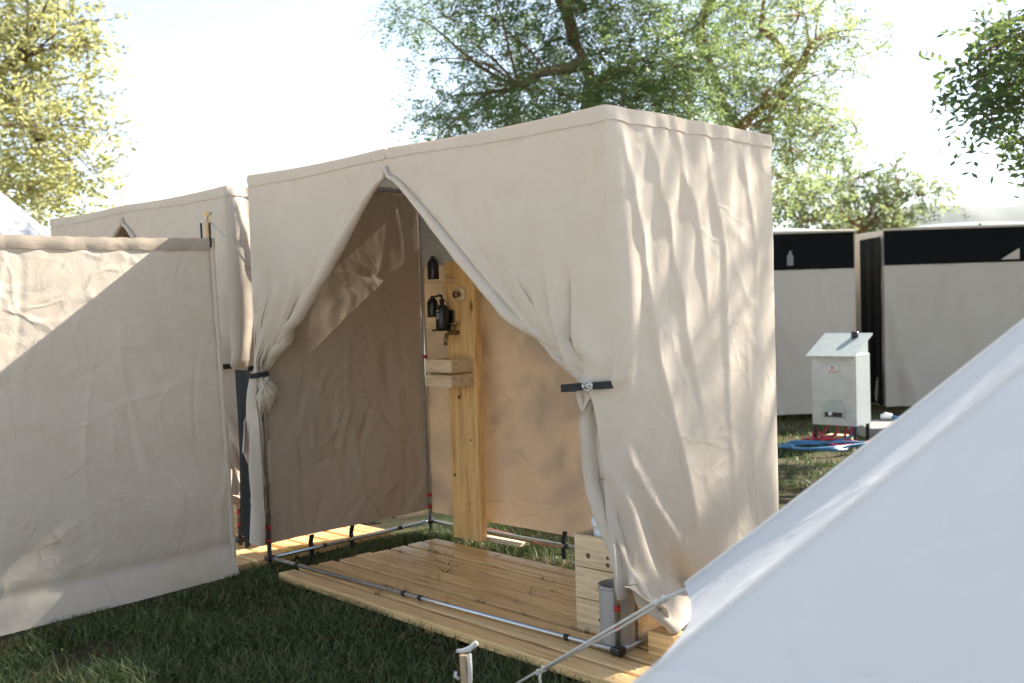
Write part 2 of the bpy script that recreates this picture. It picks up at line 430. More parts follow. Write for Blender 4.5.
    cr = creases(*np.meshgrid(S, -T), 60, 5, .0035, .02, .15, .7, math.pi/2, .5)
    YY, ZZ = X[:, jc:, 1], X[:, jc:, 2]; hh = np.zeros_like(YY)
    for A_, wl_, wr_, ln_ in ((.034, .016, .055, [(.046, 2.19), (.149, 1.65), (.216, 1.21), (.354, .748), (.43, .5)]), (.028, .014, .050, [(.223, 2.17), (.35, 1.653), (.407, 1.323), (.518, .853)]),
            (.030, .012, .022, [(-.02, .985), (.06, .80), (.159, .654), (.31, .46), (.47, .26)]), (.024, .012, .045, [(.415, 2.19), (.555, 1.74), (.58, 1.35)]), (.022, .014, .05, [(.648, 2.19), (.735, 1.659), (.68, 1.0), (.70, .5)]),
            (.014, .012, .02, [(.748, 1.78), (.95, 1.66), (1.2, 1.60)]), (.014, .012, .02, [(.80, 1.60), (.90, 1.45), (1.0, 1.37)]), (.018, .012, .05, [(.926, 2.19), (1.019, 1.70), (.98, 1.25)]), (.012, .012, .02, [(.85, 1.34), (.97, 1.22), (1.15, 1.17)]), (.014, .012, .04, [(.88, 1.25), (.86, .8), (.92, .3)])):
        best = np.full(YY.shape, 9.0); fade = np.zeros_like(YY); n_ = len(ln_)-1
        for k in range(n_):
            (ya, za), (yb, zb) = ln_[k], ln_[k+1]; L_ = math.hypot(yb-ya, zb-za); uy, uz = (yb-ya)/L_, (zb-za)/L_
            t_ = ((YY-ya)*uy+(ZZ-za)*uz)/L_; tc = np.clip(t_, 0, 1); py_, pz_ = ya+uy*L_*tc, za+uz*L_*tc
            sg_ = np.sign((YY-ya)*-uz+(ZZ-za)*uy); dd = np.hypot(YY-py_, ZZ-pz_)*np.where(sg_ == 0, 1, sg_)
            m_ = abs(dd) < abs(best); best = np.where(m_, dd, best); g_ = (k+tc)/n_
            fade = np.where(m_, np.clip(1.15-1.0*g_**3, 0, 1)*np.clip(.55+g_*4, 0, 1), fade)
        hh += A_*fade*np.where(best < 0, np.exp(best/wl_), np.exp(-best/wr_))
    X[:, jc:, 0] += .68*hh*np.clip((YY-.015)*28, 0, 1)*np.clip((D-YY)*14, 0, 1)*np.clip((H-ZZ)*9, .25, 1)
    X[:, jc+1:, 0] += cr[:, jc+1:]*np.clip((S[jc+1:]*8), 0, 1)
    grid_mesh('curtain', X[:, :jc+1], CANVAS, root, 1)
    hb = X[0:3]+np.array([0, 0, .002]); hb = np.concatenate([hb[:, :jc]+np.array([0, -.005, 0]), hb[:, jc:jc+1]+np.array([.004, -.005, 0]), hb[:, jc+1:]+np.array([.005, 0, 0])], 1)
    grid_mesh('top_hem', hb, CANVAS, root, 1)
    grid_mesh('side_wall', X[:, jc:], CANVAS, root, 1)
    slitR = X[:, 0]
    # --- other door flap
    WL = W+XA; nc = 44; q = np.linspace(0, WL, nc); nr = 70; T = np.linspace(0, 2.07, nr)
    rest = np.zeros((nr, nc, 3)); rest[..., 0] = q[None]; rest[..., 2] = -T[:, None]
    P = np.zeros((nr, nc, 3)); pin = np.zeros((nr, nc), bool)
    tl = np.full(nc, 9.0)
    for j, s in enumerate(q):
        tx, ty = zig(np.array(s), -.0, .06, -.035, .03, WL)
        tie = np.array([-W+.065-float(tx) if s > .06 else -W+s, float(ty), ZT])
        top = np.array([-W+s, 0, H-.012*math.sin(s/WL*math.pi)]); tl[j] = np.linalg.norm(top-tie)*(.985+.02*math.sin(s/WL*math.pi))
        for i, t in enumerate(T):
            P[i, j] = top+(tie-top)*t/tl[j] if t <= tl[j] else tie+np.array([0, 0, -(t-tl[j])])
        i = int(np.argmin(abs(T-tl[j]))); P[i, j] = tie; pin[i, j] = True
    pin[0] = True
    for i, t in enumerate(T):
        if t < 1.08: pin[i, 0] = True; P[i, 0] = (-W-.006, -.006, H-t)
        if t < .12: pin[i, -1] = True; P[i, -1] = (XA, 0, H-t)
    Tm = T[:, None]+0*q[None]; tlm = tl[None]+0*Tm; big = np.full(Tm.shape, 99.0)
    topA = np.broadcast_to(P[0][None], P.shape); ti = np.argmin(abs(Tm-tlm), axis=0)
    tieA = np.broadcast_to(P[ti, np.arange(nc)][None], P.shape)
    m1 = Tm*1.003; m2 = abs(tlm-Tm)*1.003+.004
    for i in range(nr):
        for j in range(nc):
            if q[j] > .05 and T[i] > tl[j]: rest[i, j, 2] = -(tl[j]+(T[i]-tl[j])*.80); m2[i, j] = (T[i]-tl[j])*.81+.004; m1[i, j] = 99
            if q[j] < .40 and i == nr-1: pin[i, j] = True; P[i, j] = (-W+.02+.055*math.sin(q[j]*16-.6), -.045+.05*math.cos(q[j]*14), .15+.12*q[j])
    fl = P.copy(); fl[..., 1] = 0; fl[-1] = fl[-2]+np.array([0, 0, -.03])
    up_ = (Tm <= tlm)[..., None]; r0_ = rest.copy(); tr_ = fl[ti, np.arange(nc)]*1.004
    rest[:] = np.where(up_, fl*1.004, np.stack([tr_[None, :, 0]+.42*r0_[..., 0]*np.clip((Tm-tlm)*3, 0, 1), 0*r0_[..., 0], tr_[None, :, 2]+(tlm+r0_[..., 2])], -1))
    apA = np.zeros_like(P); apA[:] = (XA, 0, ZA); m3 = big.copy(); m3[:, -1] = np.maximum(Tm[:, -1]-.14, .02)*1.003
    X = relax(P, rest, pin, P, steps=130, iters=9, bend=.3, grav=4.0, fwd=np.array([0, -.3, 0]), lra=((topA, m1), (tieA, m2), (apA, m3)),
              plane=(1, -.004, -1, (Tm < .8*tlm) & (Tm > .02)))
    uu = (q/WL)[None]; g_ = np.clip(Tm/tlm, 0, 1.0); g_ = np.where(Tm > tlm, np.clip(1-(Tm-tlm)*.9, .3, 1), g_)
    ed_ = np.clip(uu*8, 0, 1)*np.clip((1-uu)*14, 0, 1)
    X[..., 1] -= ed_*(.011*g_**2.2*np.sin(uu*19+.8*np.sin(uu*6))+.030*np.clip(g_*2.2, 0, 1)*np.exp(-((1-uu)*WL*(1-.75*g_)-.085*(1-.6*g_))**2/(.032*(1-.5*g_))**2)*np.clip((Tm-.14)*5, 0, 1))
    X[:, :, 1] -= .003*np.exp(-((X[..., 0]+1.95)/.008)**2)*(T < 1.0)[:, None]
    grid_mesh('curtain', X, CANVAS, root, 1)
    grid_mesh('top_hem', X[0:3]+np.array([0, -.005, .002]), CANVAS, root, 1)
    slitL = X[:, -1]
    # rolled door edges
    for sl, parent_i, t1 in ((slitR, 0, 2.03), (slitL, 1, 1.62)):
        k0 = int(.10/2.07*len(sl)); k1 = int(t1/2.07*len(sl))
        pts = sl[k0:k1:2]; n = len(pts); r_ = np.random.default_rng(11+parent_i)
        rad = [.012+.024*min(1, i/(n*.35))*(.9+.2*r_.random()) for i in range(n)]
        pts = pts+np.array([0, -.012, 0])
        MB().tube(pts, rad, 12, True, .75, (0, 1, 0)).build('rolled_hem', CANVAS, root)
    # --- far side wall, flat and creased from storage
    def wall(axis, c, a0, a1, z0, z1, seed, name, mat, par, amp=1.0, sgn=1, ncrease=70, vertical=False, slack=.02):
        n1 = int((a1-a0)/.018); n2 = int((z1-z0)/.018)
        A, Z = np.meshgrid(np.linspace(a0, a1, n1), np.linspace(z1, z0, n2))
        h = lowfreq(A, Z, seed, slack*amp, 5, 4)
        h += creases(A, Z, ncrease, seed+1, .0065*amp, .013, .12, .55, math.pi*.38, .55)
        h += creases(A, Z, ncrease//3, seed+2, .004*amp, .03, .4, 1.0, math.pi/2, .15)
        edge = np.clip((A-a0)*5, 0, 1)*np.clip((a1-A)*5, 0, 1)*np.clip((z1-Z)*12, 0, 1)
        h *= edge
        Q = np.zeros(A.shape+(3,))
        Q[..., axis] = c+sgn*h; Q[..., 1-axis] = A; Q[..., 2] = Z
        return grid_mesh(name, Q, mat, par, 0)
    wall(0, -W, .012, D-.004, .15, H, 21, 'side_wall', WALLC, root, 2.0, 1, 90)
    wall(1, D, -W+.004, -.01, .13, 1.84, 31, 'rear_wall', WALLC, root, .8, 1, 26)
    # gauze vent in the top of the rear wall
    m, nt, out = bpy.data.materials.get('vent_gauze'), None, None
    if m is None:
        m, nt, out = newmat('vent_gauze')
        d = nt.nodes.new('ShaderNodeBsdfDiffuse'); d.inputs[0].default_value = (.03, .03, .03, 1)
        t = nt.nodes.new('ShaderNodeBsdfTransparent'); mx = nt.nodes.new('ShaderNodeMixShader'); mx.inputs[0].default_value = .25
        nt.links.new(d.outputs[0], mx.inputs[1]); nt.links.new(t.outputs[0], mx.inputs[2]); nt.links.new(mx.outputs[0], out.inputs[0])
    A, Z = np.meshgrid(np.linspace(-W+.004, -.004, 40), np.linspace(H-.004, 1.845, 6))
    Q = np.stack([A, np.full_like(A, D)+.006*np.sin(A*7), Z], -1); grid_mesh('mesh_window', Q, m, root)
    # roof cloth
    A, Y = np.meshgrid(np.linspace(-W, .004, 50), np.linspace(.003, D-.003, 26))
    Zr = H-.008-.035*np.sin(np.clip((A+W)/W, 0, 1)*math.pi)*np.sin(np.clip(Y/D, 0, 1)*math.pi)
    grid_mesh('roof', np.stack([A, Y, Zr], -1), ROOFC, root)
    # --- tube frame
    for (x, y) in ((-.022, .022), (-W+.022, .022), (-W+.022, D-.022), (-.022, D-.022)):
        p = MB().tube([(x, y, 0.0), (x, y, H-.03)], .0125, 14).build('pole', CHROME, root)
        for z in (.16, .235, 1.12):
            MB().tube([(x, y, z), (x, y, z+.022)], .0136, 14).build('collar', REDP, p)
        c = MB()
        c.box((x, y, RAIL), (.046, .046, .03), None, .006).build('corner_joint', BLACKP, p)
    def rail(a, b, sl=True):
        o = MB().tube([a, b], .011, 12).build('rail', CHROME, root)
        if sl:
            a, b = np.array(a), np.array(b)
            for f in (.10, .47, .52, .90) if np.linalg.norm(b-a) > 2 else (.3, .8):
                c = a+(b-a)*f; d = (b-a)/np.linalg.norm(b-a)*.012
                MB().tube([c-d, c+d], .0135, 12).build('clip', BLACKP, o)
    for z in (RAIL,):
        rail((-W+.045, .022, z), (-.045, .022, z)); rail((-W+.022, .045, z), (-W+.022, D-.045, z))
        rail((-W+.045, D-.022, z), (-.045, D-.022, z)); rail((-.022, .045, z), (-.022, D-.045, z))
    for a, b in (((-W+.045, .022), (-.045, .022)), ((-W+.022, .045), (-W+.022, D-.045)), ((-W+.045, D-.022), (-.045, D-.022)), ((-.022, .045), (-.022, D-.045))):
        rail((*a, H-.03), (*b, H-.03), False)
    # --- straps
    def ribbon(pts, w, th, name, mat, par, up=(0, 0, 1)):
        mb = MB(); pts = [Vector(p) for p in pts]; rings = []
        for i, p in enumerate(pts):
            t = (pts[min(i+1, len(pts)-1)]-pts[max(i-1, 0)]).normalized(); u = Vector(up); u = (u-t*u.dot(t)).normalized(); n = t.cross(u)
            rings.append([mb.bm.verts.new(p+u*w/2*a+n*th/2*b) for a, b in ((-1, -1), (1, -1), (1, 1), (-1, 1))])
        for a, b in zip(rings, rings[1:]):
            for k in range(4): mb.bm.faces.new((a[k], a[(k+1) % 4], b[(k+1) % 4], b[k]))
        mb.bm.faces.new(rings[0][::-1]); mb.bm.faces.new(rings[-1])
        return mb.build(name, mat, par)
    st = ribbon([(-.19, .07, ZT-.005), (-.215, .02, ZT-.004), (-.212, -.05, ZT), (-.18, -.092, ZT+.005), (-.13, -.105, ZT+.010), (-.07, -.098, ZT+.016)], .03, .004, 'tie_strap', STRAP, root)
    bk = MB(); q_ = (-.045, -.094, ZT+.018)
    ring = [(q_[0]+.022*math.cos(a), q_[1], q_[2]+.018*math.sin(a)) for a in np.linspace(0, 2*math.pi, 15)]
    bk.tube(ring, .0035, 8, False)
    bk.tube([(q_[0]-.024, q_[1], q_[2]-.016), (q_[0]-.024, q_[1], q_[2]+.016)], .004, 8)
    bk.tube([(q_[0]-.02, q_[1]-.003, q_[2]-.012), (q_[0]+.018, q_[1]-.003, q_[2]+.014)], .004, 8)
    bk.tube([(q_[0]-.02, q_[1]-.003, q_[2]+.012), (q_[0]+.018, q_[1]-.003, q_[2]-.012)], .0032, 8)
    bk.build('buckle', CHROME, st)
    ribbon([(-.022, -.09, ZT+.02), (.0, -.06, ZT+.02), (.012, -.015, ZT+.02), (.014, .01, ZT+.02)], .03, .004, 'tie_strap', STRAP, root)
    ribbon([(-W-.025, .02, ZT+.03), (-W-.028, -.03, ZT+.025), (-W+.0, -.062, ZT+.0), (-W+.045, -.066, ZT-.012), (-W+.085, -.04, ZT-.006), (-W+.09, .02, ZT+.0)], .028, .004, 'tie_strap', STRAP, root)
    # webbing loops from the hem to the bottom rail
    for (x, y, d) in ((-W+.02, .31, 0), (-W+.02, .60, 0), (-1.35, D-.02, 1)):
        ax = (1, 0, 0) if d else (0, 1, 0)
        pts = [(x, y+(.016 if d else 0), .155), (x+(0 if d else -.016), y, .11), (x, y, .0)]
        ribbon(pts, .03, .004, 'hem_strap', STRAP, root, ax)
    return root, wall
TENT, wall = tent((0, 0, 0))

t2 = copy_tree(TENT); t2.location = (-3.0, .145, 0)
t2['label'] = 'shower tent half hidden behind the hanging cloth panel on the left'

# ------------------------------------------------------------------ cloth wing panel in front of the left tent corner
pn = empty('canvas_screen', (-2.5, -.2, 0), 'cream cotton privacy screen hanging from a pole, lowest edge in the grass', 'screen')
A, T = np.meshgrid(np.linspace(0, 1.75, 150), np.linspace(0, 1.0, 120))
ztop = 1.845-.012*np.sin(A/1.75*math.pi)+.012*A*0; zbot = .03-.02*A/1.75
Z = ztop+(zbot-ztop)*T
h = lowfreq(A, Z, 41, .014, 4, 3)+.006*np.sin(Z*13+.6*np.sin(A*3)+1)*np.clip(1.15-Z, 0, 1)*1.5
h += creases(A, Z, 70, 42, .0035, .016, .15, .6, 0.1, .3)+creases(A, Z, 12, 43, .005, .012, .5, 1.2, math.pi/2, .06)
h += creases(A, Z, 26, 44, .004, .010, .08, .3)
h *= np.clip((1.0-T)*40*0+1, 0, 1)*np.clip(T*10, 0, 1)
h += .03*np.clip((.13-(Z-zbot))/.13, 0, 1)**1.3-.02*np.exp(-((Z-zbot-.15)/.04)**2)
X = .03*A+h
lean = -.03*(1-T)*np.clip(1-A/.5, 0, 1)
P = np.stack([X, -(A-lean*0+.0)+(-.06)*(1-T)*np.clip(1-A/.9, 0, 1)+.02, Z], -1)
grid_mesh('cloth', P, CANVAS2, pn, 0)
Ah, Th = np.meshgrid(np.linspace(0, 1.75, 110), np.linspace(0, 1, 8))
Zh = 1.85-.012*np.sin(Ah/1.75*math.pi)-.062*Th+.002*np.sin(Ah*60)
Ph = np.stack([  .03*Ah+.004*np.sin(Th*math.pi)+.006+.003*np.sin(Ah*31), -Ah-.05*np.clip(1-Ah/.9, 0, 1)+.02, Zh], -1)
grid_mesh('hem', Ph, HEM, pn, 0)
Te, We = np.meshgrid(np.linspace(0, 1, 90), np.linspace(-1, 1, 5))
Ze = 1.83+(.02-1.83)*Te
Pe = np.stack([.006+.006*(1-We**2)+.002*np.sin(Te*170), -.06*(1-Te)+.012+.014*We-.0015*np.sin(Te*60), Ze], -1)
grid_mesh('side_hem', Pe, CANVAS2, pn, 0)
pp = MB().tube([(-.035, -.04, 0), (-.02, -.055, 1.99)], .014, 12).build('pole', PINEZ, pn)
MB().tube([(-.02, -.045, 1.83), (.032, -1.78, 1.825)], .010, 10).build('top_rod', PINEZ, pn)
for dx in (-.02, .012):
    MB().tube([(dx, -.07+dx, 1.80), (dx, -.072+dx, 1.93)], .006, 8).build('peg', BLACKP, pn)
kn = MB()
kn.tube([(-.02, -.05, 1.93), (.0, -.07, 1.96), (-.02, -.03, 1.985), (-.035, -.055, 1.95), (-.01, -.075, 1.94), (-.02, -.04, 1.925)], .006, 8)
kn.build('knot', ROPE, pn)
MB().tube([(-.015, -.05, 1.95), (-.07, .12, 1.83), (-.13, .32, 1.62)], .006, 8).build('cord', ROPE, pn)

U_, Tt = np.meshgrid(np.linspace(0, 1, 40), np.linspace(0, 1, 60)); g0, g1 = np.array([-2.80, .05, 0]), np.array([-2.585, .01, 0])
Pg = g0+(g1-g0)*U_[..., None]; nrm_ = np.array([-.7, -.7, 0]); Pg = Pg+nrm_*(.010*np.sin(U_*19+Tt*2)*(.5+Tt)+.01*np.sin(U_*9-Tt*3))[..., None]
Pg[..., 2] = 1.12-(.95+.08*np.sin(U_*5))*Tt; gd = grid_mesh('gap_shade_sheet', Pg, SHADEC, None, 1)  # dark sheet added for the shade on the neighbouring tent's lower flap
tag(gd, 'dark grey sheet added as deep shade in the narrow gap between screen and open tent', 'cloth')

# ------------------------------------------------------------------ deck boards
def deck(name, loc, label, x0, x1, y0, y1, n, z=.055, th=.04, seed=1, rz=0.0):
    r = random.Random(seed)
    root = empty(name, loc, label, 'deck', 'wooden decks of the showers')
    mb = MB(); bw = (y1-y0)/n
    for i in range(n):
        ya = y0+i*bw+r.uniform(.009, .016); yb = y0+(i+1)*bw-r.uniform(.009, .016)
        dz = r.uniform(-.005, .005)
        mb.box(((x0+x1)/2+r.uniform(-.012, .012), (ya+yb)/2, z-th/2+dz), (x1-x0, yb-ya, th), Matrix.Rotation(r.uniform(-.002, .002), 3, 'Z'), .005)
    root.rotation_euler.z = rz
    mb.build('boards', PINE, root)
    sc0 = MB().lathe((0, 0, 0), [(0, .0012), (.0028, .0012), (.0045, .0004), (.0046, 0)], 10).build('screw', CHROME, root); first = True
    for x in (x0+.12, (x0+x1)/2, x1-.12):
        for i in range(n):
            for k in (.3, .7):
                o = sc0 if first else sc0.copy()
                if not first: COL.objects.link(o)
                first = False; o.location = (x+r.uniform(-.012, .012), y0+(i+k)*bw+r.uniform(-.006, .006), z+.0055)
    for x in (x0+.12, (x0+x1)/2, x1-.12):
        MB().b2((x-.035, y0+.05, -.02), (x+.035, y1-.02, z-th-.004), .004).build('joist', PINE, root)
    return root
deck('shower_deck', (-2.22, -.10, 0), 'pale pine deck of wide boards inside the open shower tent', 0, 2.45, 0, 1.10, 9, .055, .04, 1, -.052)
d2 = deck('shower_deck', (-3.0, .145, 0), 'pine deck seen under the left hem of the open tent', -2.23, .43, -.30, .83, 8, .05, .04, 4)

# ------------------------------------------------------------------ shower post and what hangs on it
po = empty('shower_post', (-1.97, 1.08, .055), 'tall pine board post with tap, tray and shelf standing on the deck', 'post')
MB().b2((-.12, -.022, 0), (.12, .028, 1.66), .003).build('board', PINEZ, po)
tr = MB()
tr.b2((-.125, -.20, 1.01), (.10, -.182, 1.085), .003); tr.b2((-.125, -.20, .925), (.10, -.182, .995), .003)
tr.b2((.082, -.1795, 1.01), (.10, -.024, 1.085), .003); tr.b2((.082, -.1795, .925), (.10, -.024, .995), .003)
tr.b2((-.125, -.1795, .925), (-.107, -.024, 1.085), .003); tr.b2((-.1045, -.1795, .93), (.0795, -.024, .945))
tr.build('tray', PINEC, po)
MB().b2((-.21, -.11, 1.535), (-.03, -.024, 1.555), .003).build('shelf', PINEC, po)
pl = MB().lathe((.012, -.024, 1.46), [(0, .0), (.046, 0), (.048, .004), (.045, .010), (.03, .012), (0, .012)], 28, Vector((0, -1, 0)).to_track_quat('Z', 'Y')).build('valve_plate', PINEC, po)
MB().lathe((.012, -.037, 1.46), [(0, 0), (.016, 0), (.016, .02), (.02, .024), (.02, .036), (0, .038)], 16, Vector((0, -1, 0)).to_track_quat('Z', 'Y')).build('valve_knob', BRASS, pl)
tp = MB()
tp.tube([(-.02, -.024, 1.235), (-.02, -.09, 1.235), (-.02, -.115, 1.225), (-.02, -.125, 1.195), (-.02, -.127, 1.165)], [.014, .013, .013, .011, .012], 12)
tp.tube([(-.02, -.07, 1.24), (-.02, -.07, 1.285)], .009, 10); tp.tube([(-.062, -.07, 1.29), (.022, -.07, 1.29)], [.009, .008], 10)
tp.build('tap', BRASS, po)
for x, z, r_ in ((-.03, .85, .012), (.06, .60, .007), (-.09, .38, .010), (.03, .22, .006)): MB().lathe((x, -.0235, z), [(0, .0), (r_, .0), (r_*.6, .0015), (0, .002)], 14, Vector((0, -1, 0)).to_track_quat('Z', 'Y')).build('knot', BARK, po)
MB().b2((-.16, .05, -.01), (.36, .13, .012), .004).build('foot_plank', PINEC, po)

tk = empty('water_tank', (-2.10, 1.14, 1.70), 'dull galvanised water tank fixed at the top of the shower post', 'tank')
MB().b2((-.20, -.075, .0), (.115, .09, .36), .006).build('body', pbr('spangled_zinc', (.62, .62, .60), .5, .25, .35, 60, .1, 80), tk)
MB().b2((.1155, -.08, .0), (.125, -.062, .36)).build('edge_strip', PINEC, tk)
MB().b2((-.21, -.085, .361), (.125, .095, .372), .003).build('lid', GALV, tk)
MB().tube([(-.03, -.02, .003), (-.03, -.02, -.05)], .018, 12).build('outlet', BLACKP, tk)

def pump_bottle(loc, label, hgt, r_, pump=True):
    b = empty('pump_bottle', loc, label, 'bottle', 'black soap bottles')
    MB().lathe((0, 0, 0), [(0, 0), (r_*.93, 0), (r_, .006), (r_, hgt-.03), (r_*.8, hgt-.012), (.013, hgt), (.013, hgt+.012), (0, hgt+.012)], 24).build('body', BLACKP, b)
    if pump:
        m = MB(); m.lathe((0, 0, hgt+.0125), [(0, 0), (.017, 0), (.017, .018), (.006, .02), (.006, .04), (0, .04)], 16)
        m.tube([(0.004, 0, hgt+.05), (-.012, -.01, hgt+.052), (-.05, -.02, hgt+.045)], [.009, .008, .005], 10); m.build('pump', BLACKP, b)
    return b
pump_bottle((-2.135, 1.005, 1.611), 'black bottle standing on the narrow shelf beside the post', .125, .034, False)
b2 = pump_bottle((-2.05, .99, 1.315), 'large black pump bottle with white lettering below the valve', .145, .040)
lb = MB()
for i, (w0, z) in enumerate(((.020, .105), (.030, .088), (.026, .078), (.028, .068), (.018, .058))):
    for k in np.arange(0, w0, .006):
        a = -math.pi/2+(k-w0/2)/.0405; a2 = a+.0045/.0405
        vs = [lb.bm.verts.new((.0404*math.cos(t), .0404*math.sin(t), zz)) for t, zz in ((a, z), (a2, z), (a2, z+(.006 if i == 0 else .0035)), (a, z+(.006 if i == 0 else .0035)))]
        lb.bm.faces.new(vs)
lb.build('lettering', WHITEP, b2)
pump_bottle((-2.14, .995, 1.385), 'black squeeze bottle hanging just under the narrow shelf', .115, .033, False)
br = MB(); br.b2((-.045, -.045, -.012), (.045, .045, -.001), .003); br.b2((-.045, .041, -.001), (.045, .047, .11), .002)
br.build('holder', BLACKP, b2)

# ------------------------------------------------------------------ crate, tub and bin
cr = empty('wooden_crate', (-.215, .335, .055), 'pale pine crate on the deck behind the right door flap', 'crate')
for i, (z0, z1) in enumerate(((0, .135), (.139, .27), (.274, .41))):
    mb = MB(); mb.b2((-.16, -.15, z0), (.17, -.132, z1), .003)
    mb.build('front_board', PINEC, cr)
mb = MB(); mb.b2((-.16, -.130, 0), (-.142, .15, .41), .003); mb.b2((.152, -.130, 0), (.17, .15, .41), .003); mb.b2((-.1405, .132, 0), (.1505, .15, .41), .003); mb.b2((-.1405, -.13, .01), (.1505, .13, .028))
mb.build('sides', PINEC, cr)
for x, z, r_ in ((-.085, .325, .012), (.02, .33, .008), (.02, .30, .010), (-.03, .06, .008), (.03, .37, .006)): MB().lathe((x, -.1505, z), [(0, .0), (r_, .0), (r_*.6, .0015), (0, .002)], 14, Vector((0, -1, 0)).to_track_quat('Z', 'Y')).build('knot', BARK, cr)
tb = empty('plastic_tub', (-.25, .32, .084), 'white plastic tub standing up inside the pine crate', 'tub')
MB().lathe((0, 0, 0), [(0, 0), (.085, 0), (.10, .41), (0, .41)], 28).build('body', WHITEP, tb)
MB().lathe((0, 0, .4105), [(0, 0), (.107, 0), (.109, .006), (.109, .03), (.10, .038), (0, .04)], 28).build('lid', WHITEP, tb)
bn = empty('waste_bin', (-.084, .10, .057), 'small grey cylindrical bin beside the front corner pole', 'bin')
MB().lathe((0, 0, 0), [(0, 0), (.068, 0), (.07, .006), (.072, .252), (.07, .258), (.065, .256), (.062, .02), (0, .02)], 32).build('body', GREYP, bn)
MB().lathe((0, 0, .246), [(.0722, 0), (.075, .001), (.075, .013), (.0722, .014)], 32).build('rim', GREYP, bn)
bl = empty('wood_block', (.11, .16, .055), 'short wood block lying under the pulled out side wall', 'block')
MB().b2((-.06, -.04, 0), (.06, .05, .09), .004).build('beam', PINE, bl)

hose = MB(); hose.tube([(-2.2, 1.42, .03), (-2.05, 1.39, .035), (-1.85, 1.40, .02), (-1.65, 1.32, .03), (-1.5, 1.36, .02), (-1.2, 1.45, .02)], .009, 8)
tag(hose.build('garden_hose', PINKH), 'thin pale red hose lying in the grass behind the deck', 'hose')
yl = MB(); yl.b2((-2.64, .20, .056), (-2.60, .42, .060)); yl.box((-2.57, .22, .058), (.03, .16, .004), Matrix.Rotation(.5, 3, 'Z'))
tag(yl.build('webbing_strap', YELLOW), 'yellow webbing strap lying on the deck outside the left wall', 'strap')

# ------------------------------------------------------------------ bell tents
def bell(loc, label, sc, apex, rz, ropes, n=14, Rr=2.335, eave=.609, peg=None):
    t = empty('bell_tent', loc, label, 'tent', 'white bell tents', rz)
    rows = 56; sub = 24; na = n*sub; rb = np.random.default_rng(n)
    ph_ = rb.uniform(0, 6, 12)
    V = np.zeros((rows, na, 3))
    for j in range(na):
        th = 2*math.pi*j/na; f = (j % sub)/sub
        k = math.cos(math.pi/n)/math.cos((f-.5)*2*math.pi/n)       # flat gores between the guy points
        sag = math.sin(f*math.pi)
        for i in range(rows):
            s = i/(rows-1)
            r_ = (.02+(Rr-.02)*s)*(k*s+(1-s)) - .10*sag*s**3
            z = apex+(eave-apex)*s - .05*math.sin(s*math.pi)*(.4+.6*sag)+.045*sag*s**6
            e3 = max(0, (s-.55)/.45); z += .004*math.sin(7*th+5*s+ph_[0])*math.sin(9*s+ph_[1])+.003*math.sin(23*th+ph_[2])*math.sin(6*s-3*th+ph_[3])+.010*e3**2*math.exp(-(min(f, 1-f)/.16)**2)*math.cos(min(f, 1-f)*70)
            V[i, j] = (r_*math.cos(th), r_*math.sin(th), z)
    idx = np.arange(rows*na).reshape(rows, na); nx = np.roll(idx, -1, 1)
    Q = np.stack([idx[:-1], nx[:-1], nx[1:], idx[1:]], -1).reshape(-1, 4)
    quads('roof', V.reshape(-1, 3), Q, WHITE, t, True)
    sm = MB()
    for k in range(n):
        sm.tube([V[i, k*sub]*1.0+np.array([0, 0, .001]) for i in range(1, rows)], .007, 6, True, .5)
        for off in (.35,):
            pass
    sm.build('seam', WHITE, t)
    # wall below the eave, set in a little
    Wl = np.zeros((6, na, 3))
    for j in range(na):
        th = 2*math.pi*j/na
        for i in range(6):
            s = i/5; Wl[i, j] = ((Rr-.14+.02*s)*math.cos(th), (Rr-.14+.02*s)*math.sin(th), eave+.02-s*(eave+.02)+.0)
    idx = np.arange(6*na).reshape(6, na); nx = np.roll(idx, -1, 1)
    quads('wall', Wl.reshape(-1, 3), np.stack([idx[:-1], nx[:-1], nx[1:], idx[1:]], -1).reshape(-1, 4), WHITE, t, True)
    MB().tube([(0, 0, 0), (0, 0, apex+.05)], .03, 12).build('pole', PINEZ, t)
    if ropes:
        for k in range(n):
            th = 2*math.pi*k/n; e = V[-1, k*sub]; d = np.array([math.cos(th), math.sin(th), 0])
            g = e+d*1.15; g[2] = .02
            if k == 0 and peg is not None:
                dp = np.array(peg)-np.array(loc); g = np.array([dp[0]*math.cos(rz)+dp[1]*math.sin(rz), -dp[0]*math.sin(rz)+dp[1]*math.cos(rz), .01])
            side = np.array([-d[1], d[0], 0])*.012
            rp = MB(); rp.tube([e-d*.03, e+(g-e)*.12+side*.3, e+(g-e)*.45+side*.8, g+side*.2], .0048, 8)
            rp.tube([e+(g-e)*.06-side*.3+np.array([0, 0, -.012]), e+(g-e)*.3-side*.6+np.array([0, 0, -.016]), e+(g-e)*.72+np.array([0, 0, -.006])], .0042, 8)
            for f in (.09, .12, .70, .73): rp.tube([e+(g-e)*(f-.012)+np.array([0, 0, -.006]), e+(g-e)*f+np.array([0, 0, -.004]), e+(g-e)*(f+.012)+np.array([0, 0, -.006])], [.006, .012, .006], 8)
            q0 = e+(g-e)*.72; rp.tube([q0, q0+np.array([.004, 0, -.03]), q0+np.array([-.004, .004, -.055])], [.004, .0045, .005], 8)
            o = rp.build('guy_rope', ROPE, t)
    return t
cB = cw(2.52, 1.84)
e_ = at(685, 590, 3.0); thE = math.atan2(e_[1]-cB[1], e_[0]-cB[0])
pd = _f+_r*(496-512)/FPX-_u*(696-341.5)/FPX; pegp = CAM+pd*(.01-CAM[2])/pd[2]
th0 = thE-.08; cB = (e_[0]-2.335*math.cos(th0), e_[1]-2.335*math.sin(th0), 0)
